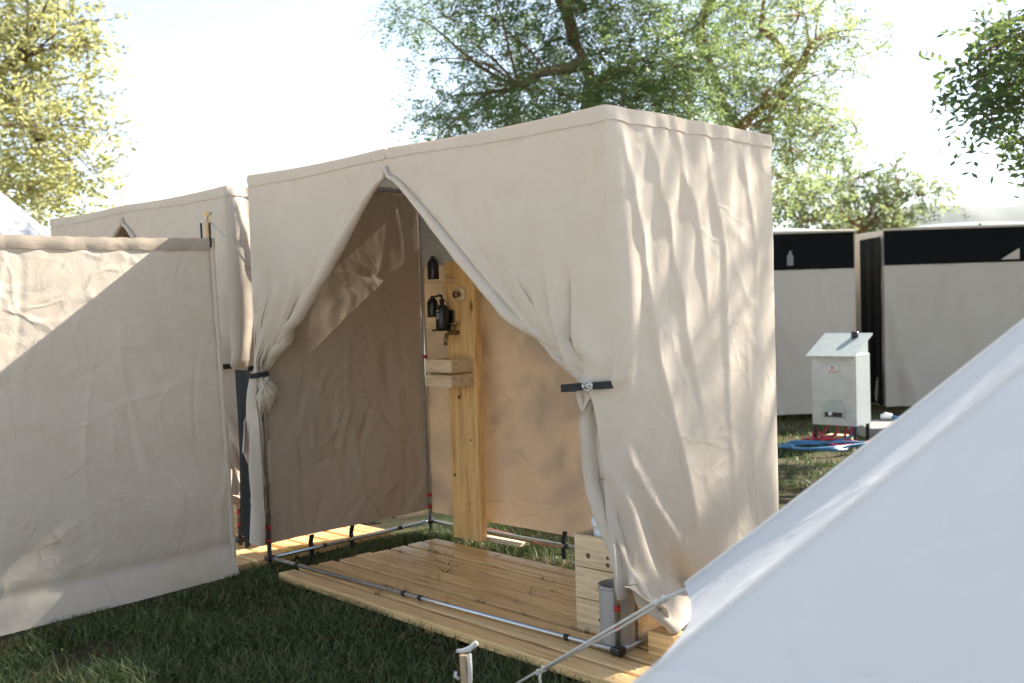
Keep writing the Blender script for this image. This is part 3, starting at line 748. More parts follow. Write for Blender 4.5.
bell(cB, 'large white bell tent filling the lower right foreground with guy rope', 1, 2.62, th0, True, peg=pegp)
cF = cw(-6.6, 12.0)
fb = bell(cF, 'white bell tent far off at the left edge behind the screen', 1, 3.55, .2, False, 14, 3.1, .75)

stk = empty('wooden_stake', tuple(at(467, 700, 3.45)*np.array([1, 1, 0])), 'short wooden stake with a white rope loop at the bottom edge of the grass', 'stake')
s0 = np.array(stk.location); s1 = at(464, 652, 3.45)-s0
lean = np.array([s1[0], s1[1], 0])
MB().tube([(0, 0, -.05), lean*.5+np.array([0, 0, s1[2]*.5]), s1-np.array([0, 0, .012])], [.017, .018, .019], 10, True, .7).build('shaft', OLDWOOD, stk)
top = s1
lp = MB()
lp.tube([top-_r*.025+np.array([0, 0, .004]), top-_r*.005+np.array([0, 0, .003]), top+_r*.018+np.array([0, 0, .010]), top+_r*.045+np.array([0, 0, .032])], [.006, .008, .010, .008], 10)
lp.tube([top+_r*.018-_f*.02, top+_r*.020-_f*.022+np.array([0, 0, -.06]), top+_r*.016-_f*.022+np.array([0, 0, -.13]), top+_r*.014-_f*.022+np.array([0, 0, -.2])], .007, 8)
lp.tube([top-_r*.018-_f*.02+np.array([0, 0, -.085]), top-_r*.03-_f*.02+np.array([0, 0, -.075]), top-_r*.028-_f*.02+np.array([0, 0, -.06])], .006, 8)
lp.build('rope_loop', ROPE, stk)
# ------------------------------------------------------------------ wash tents at the back
def washtent(loc, label, w, dpt, rz, seed, h=2.2):
    t = empty('wash_tent', loc, label, 'tent', 'grey wash tents with black mesh windows', rz)
    def wl(axis, c, a0, a1, z0, z1, name, mat, sgn=1, amp=1.0, top=None):
        n1 = max(8, int(abs(a1-a0)/.03)); n2 = max(6, int((z1-z0)/.03))
        A, Z = np.meshgrid(np.linspace(a0, a1, n1), np.linspace(z1, z0, n2))
        fall = np.clip((1.85-Z)*1.2, 0, 1)
        h_ = (lowfreq(A, Z, seed, .03, 6, 1.2)+creases(A, Z, 30, seed+1, .026, .05, .8, 2.2, math.pi/2, .10)+creases(A, Z, 30, seed+4, .005, .02, .2, .6))*amp*(.35+fall)
        Q = np.zeros(A.shape+(3,)); Q[..., axis] = c+sgn*h_; Q[..., 1-axis] = A; Q[..., 2] = Z
        return grid_mesh(name, Q, mat, t, 0)
    wl(1, 0, 0, w, .06, h-.42, 'wall', GREYC, -1)
    wl(1, -.004, .012, w-.012, h-.42, h, 'mesh_window', MESHB, -1, .15)
    wl(0, 0, 0.004, dpt, .06, h, 'wall', GREYC, -1)
    wl(0, w, 0.004, dpt, .06, h, 'wall', GREYC, 1)
    wl(1, dpt, 0, w, .06, h, 'wall', GREYC, 1)
    A, Y = np.meshgrid(np.linspace(-.03, w+.03, 50), np.linspace(-.02, dpt, 24))
    Zr = h+.012+.10*np.sin(np.clip((A+.03)/(w+.06), 0, 1)*math.pi)**.6*np.sin(np.clip(Y/dpt, 0, 1)*math.pi)**.5+.012*np.sin(A*3+seed)
    grid_mesh('roof', np.stack([A, Y, Zr], -1), GREENROOF, t)
    MB().tube([(-.0, -.012, h+.012), (w, -.012, h+.012)], .016, 8).build('roof_edge', GREYC, t)
    for x in (.02, w-.02): MB().tube([(x, .03, 0), (x, .03, h)], .014, 8).build('pole', CHROME, t)
    return t
rzB = math.atan2(_r0[1], _r0[0])
pL = at(740, 300, 12.0); pR = at(884, 300, 12.5)
wt = washtent((pL[0], pL[1], 0), 'narrow grey canvas tent with black mesh band behind the metal heater box', 1.35, 2.0, rzB+.02, 51, 2.16)
fg = MB(); fg.prism([(.55, 1.79), (.62, 1.79), (.622, 1.90), (.60, 1.93), (.605, 1.96), (.575, 1.96), (.572, 1.93), (.55, 1.90)], -.035, -.022)
fg.build('patch', pbr('worn_patch', (.20, .20, .19), .8), wt)
wt2 = washtent((pR[0], pR[1], 0), 'wide grey canvas tent with black mesh band at the right edge of the photo', 3.4, 2.0, rzB-.01, 61, 2.19)
A, Z = np.meshgrid(np.linspace(.012, .75, 20), np.linspace(2.12, .08, 40))
grid_mesh('side_shade_strip', np.stack([-.03-.01*np.sin(A*20), A, Z], -1), MESHB, wt2)  # black strip added as the shade between the two wash tents
MB().prism([(1.40, 1.80), (1.62, 1.80), (1.62, 1.93)], -.035, -.025).build('flap', GREYC, wt2)
MB().tube([(1.17, .0, 2.19), (1.17, .0, 2.245)], .012, 8).build('hook', BLACKP, wt2)

# ------------------------------------------------------------------ heater box
hp = at(842, 440, 10.2)
ht = empty('water_heater', (hp[0], hp[1], 0), 'galvanised gas water heater box with sloping lid on the grass', 'heater', None, rzB-.72)
MB().b2((-.225, -.17, .17), (.225, .17, .86), .006).build('cabinet', GALV, ht)
ld = MB(); ld.prism([(-.235, .845), (.20, 1.04), (.20, 1.055), (-.26, .85)], -.245, .245, 0); o = ld.build('lid', GALV, ht)
MB().tube([(.10, .12, 1.0), (.10, .12, 1.07)], .036, 12).build('flue', BLACKP, ht)
sd = MB(); sd.prism([(-.165, .862), (.165, .862), (.165, 1.018)], -.21, .21, 0); sd.build('hood', GALV, ht)
fp = MB(); fp.prism([(-.12, .24), (.11, .24), (.11, .34), (.075, .42), (-.06, .42), (-.10, .36)], -.178, -.172)
fp.build('hatch', pbr('dull_zinc', (.36, .42, .40), .5, .5, .25, 10), ht)
sl = MB(); sl.b2((-.09, -.184, .255), (.085, -.1795, .30)); sl.build('slot', BLACKP, ht)
kb = MB(); kb.lathe((-.03, -.1845, .285), [(0, 0), (.018, 0), (.016, .02), (0, .022)], 16, Vector((0, -1, 0)).to_track_quat('Z', 'Y')); kb.build('knob', WHITEP, ht)
lbz = MB(); lbz.b2((-.055, -.176, .685), (.055, -.1715, .755)); lb_ = lbz.build('label', LABELP, ht)
rd = MB(); rd.prism([(-.018, .712), (-.018, .752), (.020, .732)], -.178, -.1765); rd.b2((-.05, -.178, .690), (.05, -.1765, .704)); rd.build('logo', REDP, lb_)
wd = MB(); wd.prism([(-.008, .724), (-.008, .740), (.007, .732)], -.1795, -.1785)
for k in range(7): wd.b2((-.044+k*.013, -.1795, .6935), (-.036+k*.013, -.1785, .7005))
wd.build('lettering', WHITEP, lb_)
for x in (-.20, .20):
    for y in (-.15, .15):
        MB().b2((x-.015, y-.015, 0), (x+.015, y+.015, .168), .002).build('leg', BLACKP, ht)
def hosepath(name, label, pts, mat, r_, smooth=True):
    P_ = np.array(pts); n = len(P_)
    t = np.linspace(0, n-1, n*6); out = []
    for v in t:
        i = int(min(v, n-2)); f = v-i
        p0, p1, p2, p3 = P_[max(i-1, 0)], P_[i], P_[i+1], P_[min(i+2, n-1)]
        out.append(.5*((2*p1)+(-p0+p2)*f+(2*p0-5*p1+4*p2-p3)*f*f+(-p0+3*p1-3*p2+p3)*f**3))
    return tag(MB().tube(out, r_, 8).build(name, mat), label, 'hose', 'hoses below the heater box')
if True:
    pass
M_ = Matrix.Translation(ht.location) @ Matrix.Rotation(ht.rotation_euler.z, 4, 'Z')
def hl(x, y, z): return np.array(M_ @ Vector((x, y, z)))
hosepath('water_hose', 'red hose looping under the left of the heater box', [hl(-.05, 0, .18), hl(-.06, -.02, .06), hl(-.2, -.2, .03), hl(-.22, -.1, .10), hl(-.05, -.25, .06), hl(.1, -.12, .03), hl(.12, 0, .18)], REDH, .013)
hosepath('water_hose', 'red hose trailing right from under the heater box', [hl(.05, .02, .18), hl(.07, -.1, .05), hl(.15, -.3, .02), hl(.3, -.2, .02), hl(.42, .05, .06), hl(.55, .1, .03)], REDH, .013)
hosepath('water_hose', 'thin red hose tangled over the blue coil below the heater', [hl(-.12, .02, .18), hl(-.15, -.15, .05), hl(0, -.4, .04), hl(.2, -.55, .035), hl(.3, -.35, .03), hl(.15, -.2, .04), hl(-.1, -.3, .05), hl(-.3, -.25, .03)], REDH, .011)
hosepath('water_hose', 'short dark blue hose hanging below the heater box', [hl(.16, .0, .18), hl(.15, -.06, .08), hl(.05, -.3, .03), hl(-.12, -.45, .02), hl(-.3, -.5, .02)], BLUEH, .014)
pts = []
cc = at(828, 458, 9.6)
for k in range(46):
    a = k*.42; r_ = .29+.07*math.sin(k*1.3)+.04*math.sin(k*.37); pts.append((cc[0]+r_*1.25*math.cos(a)*_r0[0]-r_*.75*math.sin(a)*_r0[1], cc[1]+r_*1.25*math.cos(a)*_r0[1]+r_*.75*math.sin(a)*_r0[0], .02+.0008*k+.012*abs(math.sin(k*2.1))))
pts += [np.array(pts[-1])+_r0*.3+np.array([0, 0, -.03]), np.array(pts[-1])+_r0*.75+np.array([0, 0, -.05])]
hosepath('water_hose', 'light blue hose coiled on the grass in front of the heater', pts, BLUEH, .011)
sb = empty('concrete_slab', tuple(at(905, 432, 10.6)*np.array([1, 1, 0])), 'low grey concrete slab on the grass right of the heater box', 'slab', None, rzB)
MB().b2((-.45, -.3, -.02), (.5, .45, .10), .012).build('block', CONC, sb)
wc = empty('tap_fitting', tuple(at(888, 415, 10.9)), 'white plastic hose fitting with blue end lying on the slab', 'fitting')
wc.location.z = .112
MB().tube([(-.07, 0, .02), (-.02, 0, .035), (.04, .01, .03)], [.03, .038, .025], 12).build('body', WHITEP, wc)
MB().tube([(.04, .01, .03), (.12, .02, .012), (.3, .1, .0)], [.018, .014, .014], 8).build('pipe', BLUEH, wc)
pk = MB(); pk.b2((-.10, -.02, -.02), (.16, .08, .03), .004)
pk = pk.build('wood_plank', PINEC); pk.location = hl(-.1, .1, .012); pk.rotation_euler.z = ht.rotation_euler.z
tag(pk, 'short pale plank on the ground under the heater box', 'plank')

# ------------------------------------------------------------------ trees
def sprays(centres, radii, per, leafL, leafW, nleaf, sprayL, droop=.25, flat=.8, seed=0):
    """many small leaflets set in pairs along short twigs, spread through clumps"""
    r = np.random.default_rng(seed); C_, R_ = [], []
    for c, rad, k in zip(centres, radii, per):
        d = r.normal(size=(k, 3)); d /= np.linalg.norm(d, axis=1, keepdims=True)
        rr = r.random(k)**.42; d[:, 2] *= flat
        C_.append(np.asarray(c)+d*rr[:, None]*rad)
        o = d+r.normal(0, .55, (k, 3)); o[:, 2] -= droop; R_.append(o/np.linalg.norm(o, axis=1, keepdims=True))
    B = np.concatenate(C_); Dr = np.concatenate(R_); n = len(B)
    ln = sprayL*r.uniform(.6, 1.3, n)
    side = np.cross(Dr, np.array([0, 0, 1.0])+r.normal(0, .3, (n, 3))); side /= np.linalg.norm(side, axis=1, keepdims=True)
    nrm = np.cross(side, Dr)
    V = []
    for j in range(nleaf):
        f = (j//2+.5)/(nleaf/2); sg = 1 if j % 2 else -1
        base = B+Dr*(ln*f)[:, None]-np.array([0, 0, 1])*(ln*f*f*.25)[:, None]
        a = (side*sg+Dr*.55+r.normal(0, .28, (n, 3))); a /= np.linalg.norm(a, axis=1, keepdims=True)
        nn = nrm+r.normal(0, .45, (n, 3)); b = np.cross(nn, a); b /= np.linalg.norm(b, axis=1, keepdims=True)
        L = (leafL*r.uniform(.7, 1.25, n))[:, None]; w_ = (leafW*r.uniform(.7, 1.2, n))[:, None]
        V.append(np.stack([base, base+a*L*.5+b*w_*.5, base+a*L, base+a*L*.5-b*w_*.5], 1))
    V = np.concatenate(V); Q = np.arange(len(V)*4).reshape(-1, 4)
    return V.reshape(-1, 3), Q, B, Dr, ln
def limb(mb, a, b, r0, r1, seed, bend=.12, n=8):
    r = np.random.default_rng(seed); a, b = np.asarray(a, float), np.asarray(b, float); L = np.linalg.norm(b-a)
    o1, o2 = r.normal(0, bend*L, 3), r.normal(0, bend*L*.6, 3); pts = []; rad = []
    for i in range(n):
        t = i/(n-1); pts.append(a+(b-a)*t+o1*math.sin(t*math.pi)*.6+o2*math.sin(t*2*math.pi)*.4+np.array([0, 0, .12*L*math.sin(t*math.pi)])); rad.append(r0+(r1-r0)*t**.8)
    mb.tube(pts, rad, 8, False); return pts
def tree(loc, label, fork, blobs, dens, leaf, lm, bm_, seed, trunk_r=.2, group='trees beyond the tents', forks=None, sprayL=.34, nleaf=12, flat=.8, droop=.25):
    t = empty('tree', loc, label, 'tree', group); L0 = np.array(loc)
    fork = np.asarray(fork)
    C_ = [np.asarray(b[0])-L0 for b in blobs]; R_ = [b[1] for b in blobs]
    V, Q, B, Dr, ln = sprays(C_, R_, [max(4, int(dens*.85*b[1]**1.6*(b[2] if len(b) > 2 else 1))) for b in blobs], leaf[0], leaf[1], nleaf, sprayL, droop, flat, seed)
    quads('crown', V, Q, lm, t)
    mb = MB(); pts = limb(mb, (0, 0, -.1), fork-L0, trunk_r*1.25, trunk_r*.8, seed, .03, 10)
    hubs = [fork-L0]
    for f in (forks or []):
        src = min(hubs, key=lambda h: np.linalg.norm(h-(np.asarray(f)-L0)))
        pp_ = limb(mb, src, np.asarray(f)-L0, trunk_r*.55, trunk_r*.32, seed+len(hubs), .08); hubs.append(np.asarray(f)-L0); hubs.append(np.array(pp_[4]))
    for k, (c, rad) in enumerate(zip(C_, R_)):
        src = min(hubs, key=lambda h: np.linalg.norm(h-c)+.6*max(0, h[2]-c[2]))
        d = np.linalg.norm(src-c)
        limb(mb, src, c, min(trunk_r*.25, .010+.010*d), .005, seed+100+k, .07)
    r = np.random.default_rng(seed+5)
    pick = r.choice(len(B), min(len(B), 500), replace=False)
    CA = np.array(C_)
    for i in pick:
        c = CA[np.argmin(((CA-B[i])**2).sum(1))]
        mb.tube([c, (c+B[i])/2+r.normal(0, .04, 3), B[i]+Dr[i]*ln[i]*.8], [.009, .006, .003], 4, False)
    mb.build('trunk', bm_, t)
    return t
LEAF_A = leaf_mat('locust_leaf', (.055, .105, .05), (.11, .17, .07), (.32, .42, .14), .42)
LEAF_B = leaf_mat('bright_leaf', (.09, .14, .055), (.15, .20, .08), (.42, .50, .20), .5)
LEAF_D = leaf_mat('yellow_leaf', (.15, .17, .06), (.24, .24, .10), (.62, .60, .24), .5)
LEAF_E = leaf_mat('dark_leaf', (.05, .09, .045), (.085, .13, .055), (.26, .34, .09), .4)
r = np.random.default_rng(77)
# tree A: feathery dark tree behind the tent
dA = 14.0
pxA = [(415, 12, .5, .5), (395, 14, .25, .5), (450, 18, .5, .7), (495, 20, .55), (470, 58, .5, .6), (435, 108, .38, .6), (420, 128, .22, .5), (462, 118, .5, .9), (492, 98, .55), (520, 75, .6), (505, 125, .55), (545, 45, .5), (560, 95, .65, 1.2), (575, 10, .5), (520, 35, .5, .7), (540, 120, .5), (600, 55, .7, 1.1), (625, 95, .7, 1.2), (612, 10, .55), (645, 60, .7, 1.2), (665, 100, .75, 1.2), (650, 15, .55), (690, 70, .6), (540, -30, .6, .7), (600, -40, .8), (660, -45, .8), (480, -25, .6, .7), (700, 20, .6), (430, 60, .28, .4), (447, 128, .3, .6)]
blA = [(at(x, y, dA+r.uniform(-1.3, 1.3)), q*1.0, *(rest or [1])) for x, y, q, *rest in pxA]
blA += [(at(x, y, dA+r.uniform(-2, 2)), q) for x, y, q in ((560, -130, 1.0), (640, -150, 1.1), (600, -230, 1.1), (680, -110, .9), (520, -90, .8))]
baseA = at(598, 300, dA); 
tree((baseA[0], baseA[1], 0), 'feathery dark green tree rising right behind the open shower tent', at(592, 95, dA), blA, 370, (.080, .024), LEAF_A, BARK, 200, .17, 'trees beyond the tents', [at(574, 40, dA), at(556, -10, dA), at(585, 10, dA+.6), at(640, 70, dA+.5), at(520, 88, dA-.4), at(610, -60, dA)], .36, 14, .5, .12)
# tree B: sunlit lighter tree to its right
dB = 16.5
pxB = [(690, 90, .7), (705, 40, .7), (730, 70, .8), (735, 10, .7), (760, 35, .8), (765, 95, .8, 1.2), (790, 65, .8), (800, 15, .7, .8), (800, 110, .7), (825, 40, .6, .5), (850, 42, .42, .6), (872, 40, .35, .6), (892, 38, .25, .6), (838, 70, .4, .3), (815, 135, .6), (790, 150, .8, 1.2), (835, 128, .4, .5), (858, 132, .28, .6), (778, 175, .6), (770, 130, .7, 1.2), (720, 110, .7), (745, 125, .7), (780, -20, .8, .8), (720, -40, .9, .8), (835, -10, .7, .5), (830, 100, .45, .5)]
blB = [(at(x, y, dB+r.uniform(-1.4, 1.4)), q, *(rest or [1])) for x, y, q, *rest in pxB]
blB += [(at(x, y, dB+r.uniform(-2, 2)), q) for x, y, q in ((760, -120, 1.2), (820, -110, 1.0), (700, -140, 1.0))]
bB = at(735, 300, dB)
tree((bB[0], bB[1], 0), 'sunlit pale green tree with orange branches above the tent\'s right end', at(738, 128, dB), blB, 205, (.085, .034), LEAF_B, BARKO, 300, .16, 'trees beyond the tents', [at(700, 45, dB), at(712, -10, dB), at(775, 108, dB), at(800, 68, dB), at(760, 30, dB+.5), at(815, 40, dB)])
# tree C: small round one further back
dC = 24
pxC = [(800, 195, .6), (825, 185, .7), (830, 212, .7), (858, 178, .6), (870, 200, .8), (885, 215, .7), (900, 180, .6), (918, 195, .5), (938, 188, .45, .7), (950, 192, .25, .6), (895, 168, .45, .6), (845, 160, .5, .6), (860, 225, .9), (810, 220, .8), (785, 205, .8), (895, 226, .6)]
blC = [(at(x, y, dC+r.uniform(-1.0, 1.0)), q*1.1, *(rest or [1])) for x, y, q, *rest in pxC]
bC = at(862, 290, dC)
tree((bC[0], bC[1], 0), 'small round light green tree over the gap between the grey tents', at(862, 232, dC), blC, 130, (.12, .05), LEAF_B, BARKO, 400, .12, 'trees beyond the tents')
# tree D: yellow green tree at the left edge
dD = 17
pxD = [(10, 10, .8), (40, 15, .8), (70, 12, .6), (20, 50, .8), (55, 50, .7), (85, 45, .5, .7), (10, 90, .8), (45, 85, .7, .8), (75, 85, .55, .7), (100, 95, .3, .6), (118, 60, .16, .8), (20, 125, .8), (60, 120, .6), (85, 122, .45), (107, 130, .25), (10, 165, .7), (35, 155, .7), (70, 160, .6), (95, 170, .4), (112, 195, .22, .6), (30, 190, .7), (60, 200, .6), (85, 205, .4), (50, 215, .5), (95, 20, .35, .5), (-30, 60, 1.2), (-40, 140, 1.2), (-50, 0, 1.2), (-30, 200, 1.0), (30, -40, 1.0), (-20, -70, 1.2), (70, -40, .6), (-90, 100, 1.4), (-100, 10, 1.4)]
blD = [(at(x, y, dD+r.uniform(-1.5, 1.5)), q, *(rest or [1])) for x, y, q, *rest in pxD]
bD = at(-40, 315, dD)
tree((bD[0], bD[1], 0), 'bright yellow green tree at the left edge of the photo', at(-40, 190, dD), blD, 130, (.13, .055), LEAF_D, BARK, 500, .2, 'trees beyond the tents', [at(-20, 100, dD), at(20, 60, dD), at(-30, 20, dD), at(40, 140, dD)], .36, 8)
# tree E: big tree at the right edge; its crown reaches out of frame towards the sun
cE = np.array(cw(9.3, 10.6)); dE = 10.0
blE = [(at(x+16, y, dE+r.uniform(-.8, .8)), q, *(rest or [1])) for x, y, q, *rest in [(1012, 8, .38), (995, 20, .25, .7), (1005, 45, .35), (975, 48, .25, .6), (965, 72, .30, .8), (945, 66, .14, .7), (985, 85, .34), (1015, 75, .42, 1.2), (1000, 110, .36), (975, 115, .24, .6), (1020, 125, .35), (1012, 142, .25, .6), (955, 110, .16, .5), (1035, 30, .5), (1040, 100, .5), (1030, 186, .10, .5)]]
for k in range(40):
    a = r.uniform(0, 2*math.pi); q = r.random()**.5*3.3; z = r.uniform(-1, 1)
    c = cE+np.array([math.cos(a)*q, math.sin(a)*q, 6.9+z*2.7*math.sqrt(max(0, 1-(q/3.6)**2))])
    d = c-CAM; dz = d@_f; px = 512+FPX*(d@_r)/dz
    if px < 1095: continue
    blE.append((c, r.uniform(.5, .85), .30))
tree((cE[0], cE[1], 0), 'dark leafy tree reaching in at the upper right edge', cE+np.array([0, 0, 4.0]), blE, 190, (.11, .045), LEAF_E, BARK, 600, .22, 'trees beyond the tents', [cE+np.array([-1.5, 0, 5.5]), cE+np.array([1, 1.2, 6.5]), cE+np.array([.3, -1.2, 7])], .36, 10)

# ------------------------------------------------------------------ ground, grass, hills
def ground_mat():
    m, nt, out = newmat('grassy_soil')
    co = nt.nodes.new('ShaderNodeTexCoord').outputs['Object']
    a = noise(nt, co, 2.4, 6, .65); b = noise(nt, co, 28, 5, .7); c_ = noise(nt, co, 90, 3, .6)
    g = mixc(nt, b.outputs[0], (.028, .045, .014), (.06, .085, .028))
    s = mixc(nt, c_.outputs[0], (.055, .038, .024), (.11, .078, .05))
    c = mixc(nt, ramp(nt, a.outputs[0], [(.42, (0, 0, 0)), (.60, (1, 1, 1))]), s, g)
    p = nt.nodes.new('ShaderNodeBsdfPrincipled'); p.inputs['Roughness'].default_value = 1; p.inputs['Specular IOR Level'].default_value = .1
    nt.links.new(c, p.inputs['Base Color']); nt.links.new(bump(nt, b.outputs[0], .8, .03), p.inputs['Normal'])
    nt.links.new(p.outputs[0], out.inputs[0]); return m
gx = np.concatenate([-np.geomspace(7000, 8, 14), np.linspace(-7, 3.5, 90), np.geomspace(4.5, 7000, 14)])
gy = np.concatenate([-np.geomspace(7000, 6, 14), np.linspace(-5, 8, 110), np.geomspace(9, 7000, 14)])
GX, GY = np.meshgrid(gx, gy)
def gz(x, y):
    near = np.exp(-((x+1)**2+(y-1)**2)/60.)
    return (.012*np.sin(x*2.1+y*1.3)+.010*np.sin(y*3.7-x*1.9)+.006*np.sin(x*7+y*5))*near-.018
gr = grid_mesh('ground', np.stack([GX, GY, gz(GX, GY)], -1), ground_mat()); tag(gr, kind='structure')
gv = pbr('bounce_gravel', (.52, .46, .38), .95, 0, .18, 30, .5, 120)
A, Y = np.meshgrid(np.linspace(-14, 14, 60), np.linspace(-15, -3.6, 30))
bounce = grid_mesh('bounce_ground', np.stack([A, Y+.15*np.sin(A*.8)*(Y > -4), gz(A, Y)+.012], -1), gv); tag(bounce, kind='structure')  # unseen pale ground added behind the camera to bounce warm light onto the canvas
def grass_mat():
    m, nt, out = newmat('grass_blades')
    geo = nt.nodes.new('ShaderNodeNewGeometry'); co = nt.nodes.new('ShaderNodeTexCoord').outputs['Object']
    n1 = noise(nt, co, 2.2, 4)
    c = ramp(nt, geo.outputs['Random Per Island'], [(0, (.04, .068, .02)), (.45, (.085, .13, .038)), (.8, (.16, .20, .06)), (.90, (.16, .15, .06)), (.95, (.26, .21, .11)), (1, (.34, .27, .15))])
    c = mixc(nt, ramp(nt, n1.outputs[0], [(.35, (0, 0, 0)), (.7, (1, 1, 1))]), c, mixc(nt, .5, c, (.10, .11, .03)))
    p = nt.nodes.new('ShaderNodeBsdfPrincipled'); p.inputs['Roughness'].default_value = .55; nt.links.new(c, p.inputs['Base Color'])
    t = nt.nodes.new('ShaderNodeBsdfTranslucent'); nt.links.new(c, t.inputs[0])
    mx = nt.nodes.new('ShaderNodeMixShader'); mx.inputs[0].default_value = .3
    nt.links.new(p.outputs[0], mx.inputs[1]); nt.links.new(t.outputs[0], mx.inputs[2]); nt.links.new(mx.outputs[0], out.inputs[0]); return m
def blades(x, y, z0, hgt, wid, r):
    n = len(x); a = r.uniform(0, 2*math.pi, n); la = r.uniform(0, 2*math.pi, n); ln = r.uniform(.15, .95, n)*hgt
    ax = np.stack([np.cos(a), np.sin(a), np.zeros(n)], 1); ld = np.stack([np.cos(la), np.sin(la), np.zeros(n)], 1)
    b = np.stack([x, y, z0], 1); V = []
    for f, wf in ((0, 1), (.5, .8), (1, .08)):
        c = b+ld*(ln*f*f)[:, None]+np.array([0, 0, 1])*(hgt*(f-.25*f*f))[:, None]
        V += [c-ax*(wid*wf/2)[:, None], c+ax*(wid*wf/2)[:, None]]
    V = np.stack(V, 1); k = np.arange(n)[:, None]*6
    Q = np.concatenate([k+np.array([0, 1, 3, 2]), k+np.array([2, 3, 5, 4])]); return V.reshape(-1, 3), Q
def patchy(x, y): return .5+.5*np.sin(x*3.1+1.7*np.sin(y*2.3))*np.sin(y*2.9+1.3*np.sin(x*1.7))
Vs, Qs, off = [], [], 0
r = np.random.default_rng(9)
def sow(n, x0, x1, y0, y1, hmin, hmax, test=None, z=None, wid=(.003, .007)):
    global off
    x = r.uniform(x0, x1, n); y = r.uniform(y0, y1, n)
    k = r.random(n) < np.clip(1.5*patchy(x*1.6, y*1.6)-.05, .06, 1)
    if test is not None: k &= test(x, y)
    x, y = x[k], y[k]; hh = r.uniform(hmin, hmax, len(x))*(.55+.6*patchy(x*1.3, y*1.3))
    V, Q = blades(x, y, gz(x, y) if z is None else np.full(len(x), z), hh, r.uniform(*wid, len(x)), r)
    Vs.append(V); Qs.append(Q+off); off += len(V)
notdeck = lambda x, y: ~((x > -2.26) & (x < .23) & (y > -.11-.052*(x+2.22)) & (y < .99)) & ~((x > -5.26) & (x < -2.54) & (y > -.17) & (y < 1.0))
sow(80000, -2.6, .8, -2.4, .1, .03, .105, notdeck, None, (.003, .010))
sow(9000, -2.56, -2.2, -.2, 1.3, .03, .09, notdeck)
sow(12000, -2.6, .2, .95, 2.2, .03, .09, notdeck)
sow(26000, -4.2, 0.3, 3.5, 8.6, .03, .09, None, None, (.006, .014))
sow(5000, -6, -2.6, -3, .1, .03, .08, notdeck)
# broad weeds and dry bits between the blades
n = 2600; x = r.uniform(-2.6, .8, n); y = r.uniform(-2.4, .05, n); k = notdeck(x, y); x, y = x[k], y[k]; n = len(x)
a = r.uniform(0, 6.28, n); L_ = r.uniform(.012, .035, n); b_ = np.stack([x, y, gz(x, y)+r.uniform(.008, .04, n)], 1)
dx = np.stack([np.cos(a), np.sin(a), r.uniform(-.3, .5, n)], 1)*L_[:, None]; dy = np.stack([-np.sin(a), np.cos(a), r.uniform(-.3, .3, n)], 1)*(L_*r.uniform(.15, .45, n))[:, None]
V = np.stack([b_, b_+dx*.5+dy, b_+dx, b_+dx*.5-dy], 1).reshape(-1, 3); Vs.append(V); Qs.append(np.arange(n*4).reshape(-1, 4)+off); off += len(V)
# tufts that come up through the gaps of the boards
for k in range(46):
    i = r.integers(1, 9); x = r.uniform(-2.1, .1); y = -.10+i*1.10/9-.052*(x+2.22)
    n = r.integers(3, 9); xs = x+r.normal(0, .02, n); ys_ = np.full(n, y)+r.normal(0, .002, n)
    V, Q = blades(xs, ys_, np.full(n, .02), r.uniform(.05, .095, n), r.uniform(.003, .006, n), r)
    Vs.append(V); Qs.append(Q+off); off += len(V)
n = 700; xs = r.uniform(-2.25, .2, n); V, Q = blades(xs, -.113-.052*(xs+2.22)+r.normal(0, .012, n), np.full(n, -.01), r.uniform(.03, .10, n), r.uniform(.003, .006, n), r); Vs.append(V); Qs.append(Q+off); off += len(V)
go = quads('grass', np.concatenate(Vs), np.concatenate(Qs), grass_mat()); tag(go, 'short dark green grass with bare patches in front of the tents', 'grass', None, 'stuff')

hm = pbr('hill_forest', (.07, .085, .06), .95, 0, .3, .004)
prof = [(-2600, 60), (-1200, 120), (0, 150), (900, 250), (1500, 330), (1900, 395), (2150, 440), (2330, 470), (2500, 445), (2700, 455), (3000, 520), (3600, 620), (4400, 560), (5200, 480)]
xs = np.linspace(-2600, 5200, 140); hz = np.interp(xs, *zip(*prof)); rr = np.random.default_rng(4)
rows = []
for i, f in enumerate(np.linspace(0, 1, 14)):
    zz = hz*(math.sin(f*math.pi))**1.2
    zz = zz+np.convolve(rr.normal(0, 9, 150), np.ones(11)/5, 'same')[5:145]*math.sin(f*math.pi)
    rows.append([np.array(cw(x, 4600+2000*f))+np.array([0, 0, max(-5, z-3)]) for x, z in zip(xs, zz)])
ho = grid_mesh('hills', np.array(rows), hm); tag(ho, kind='structure')

hz_m, nt, out = newmat('haze_air')
pv = nt.nodes.new('ShaderNodeVolumePrincipled'); pv.inputs['Density'].default_value = 2e-5; pv.inputs['Color'].default_value = (.86, .90, .95, 1); pv.inputs['Anisotropy'].default_value = .2
nt.links.new(pv.outputs[0], out.inputs['Volume'])
hz_o = MB().b2((-7500, -7500, -6.5), (7500, 7500, 720)).build('haze', hz_m); tag(hz_o, 'pale summer haze over the far hills', 'haze', None, 'stuff')

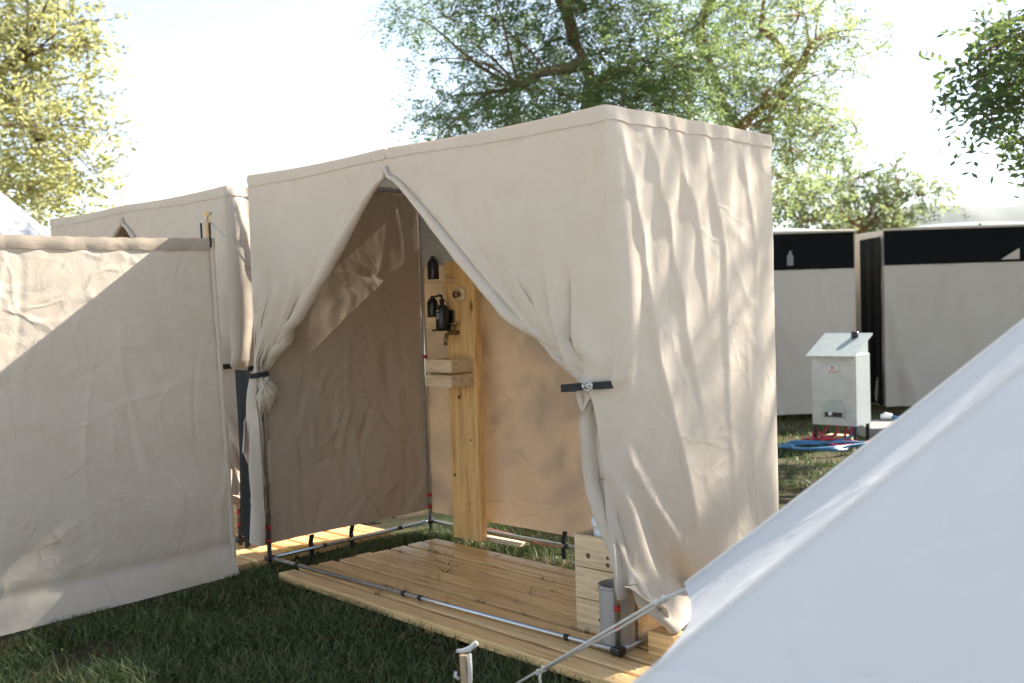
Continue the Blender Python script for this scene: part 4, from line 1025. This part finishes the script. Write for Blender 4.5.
# ------------------------------------------------------------------ light, sky, camera
sd_ = np.array([.23, 1.0, .72]); sd_ /= np.linalg.norm(sd_)
el = math.asin(sd_[2]); rot = math.atan2(sd_[0], sd_[1])
w = bpy.data.worlds.new('World'); scene.world = w; w.use_nodes = True
nt = w.node_tree; nt.nodes.clear()
sky = nt.nodes.new('ShaderNodeTexSky'); sky.sky_type = 'NISHITA'; sky.sun_disc = False
sky.sun_elevation = el; sky.sun_rotation = rot; sky.air_density = 1.0; sky.dust_density = .15; sky.ozone_density = 1.0
bg = nt.nodes.new('ShaderNodeBackground'); bg.inputs[1].default_value = .075
o_ = nt.nodes.new('ShaderNodeOutputWorld'); hs = nt.nodes.new('ShaderNodeHueSaturation'); hs.inputs['Saturation'].default_value = .70; nt.links.new(sky.outputs[0], hs.inputs['Color']); nt.links.new(hs.outputs[0], bg.inputs[0]); nt.links.new(bg.outputs[0], o_.inputs[0])
sl = bpy.data.lights.new('sun', 'SUN'); sl.energy = 5.0; sl.angle = R(.5); sl.color = (1, .94, .85)
so = bpy.data.objects.new('sun', sl); COL.objects.link(so)
so.rotation_euler = Vector(sd_).to_track_quat('Z', 'Y').to_euler(); so.location = (3, 6, 12)

cam = bpy.data.cameras.new('camera'); co_ = bpy.data.objects.new('camera', cam); COL.objects.link(co_)
cam.sensor_width = 36; cam.lens = FPX*36/1024; cam.clip_start = .05; cam.clip_end = 30000
cam.dof.use_dof = True; cam.dof.focus_distance = 5.0; cam.dof.aperture_fstop = 2.4
M = Matrix((( _r[0], _u[0], -_f[0], CAM[0]), (_r[1], _u[1], -_f[1], CAM[1]), (_r[2], _u[2], -_f[2], CAM[2]), (0, 0, 0, 1)))
co_.matrix_world = M
scene.camera = co_
vs = scene.view_settings; vs.view_transform = 'Standard'; vs.look = 'None'; vs.gamma = 1.0; vs.use_curve_mapping = False
vs.exposure = 2.0
scene.cycles.use_denoising = True
scene.cycles.max_bounces = 10; scene.cycles.diffuse_bounces = 3; scene.cycles.transparent_max_bounces = 12
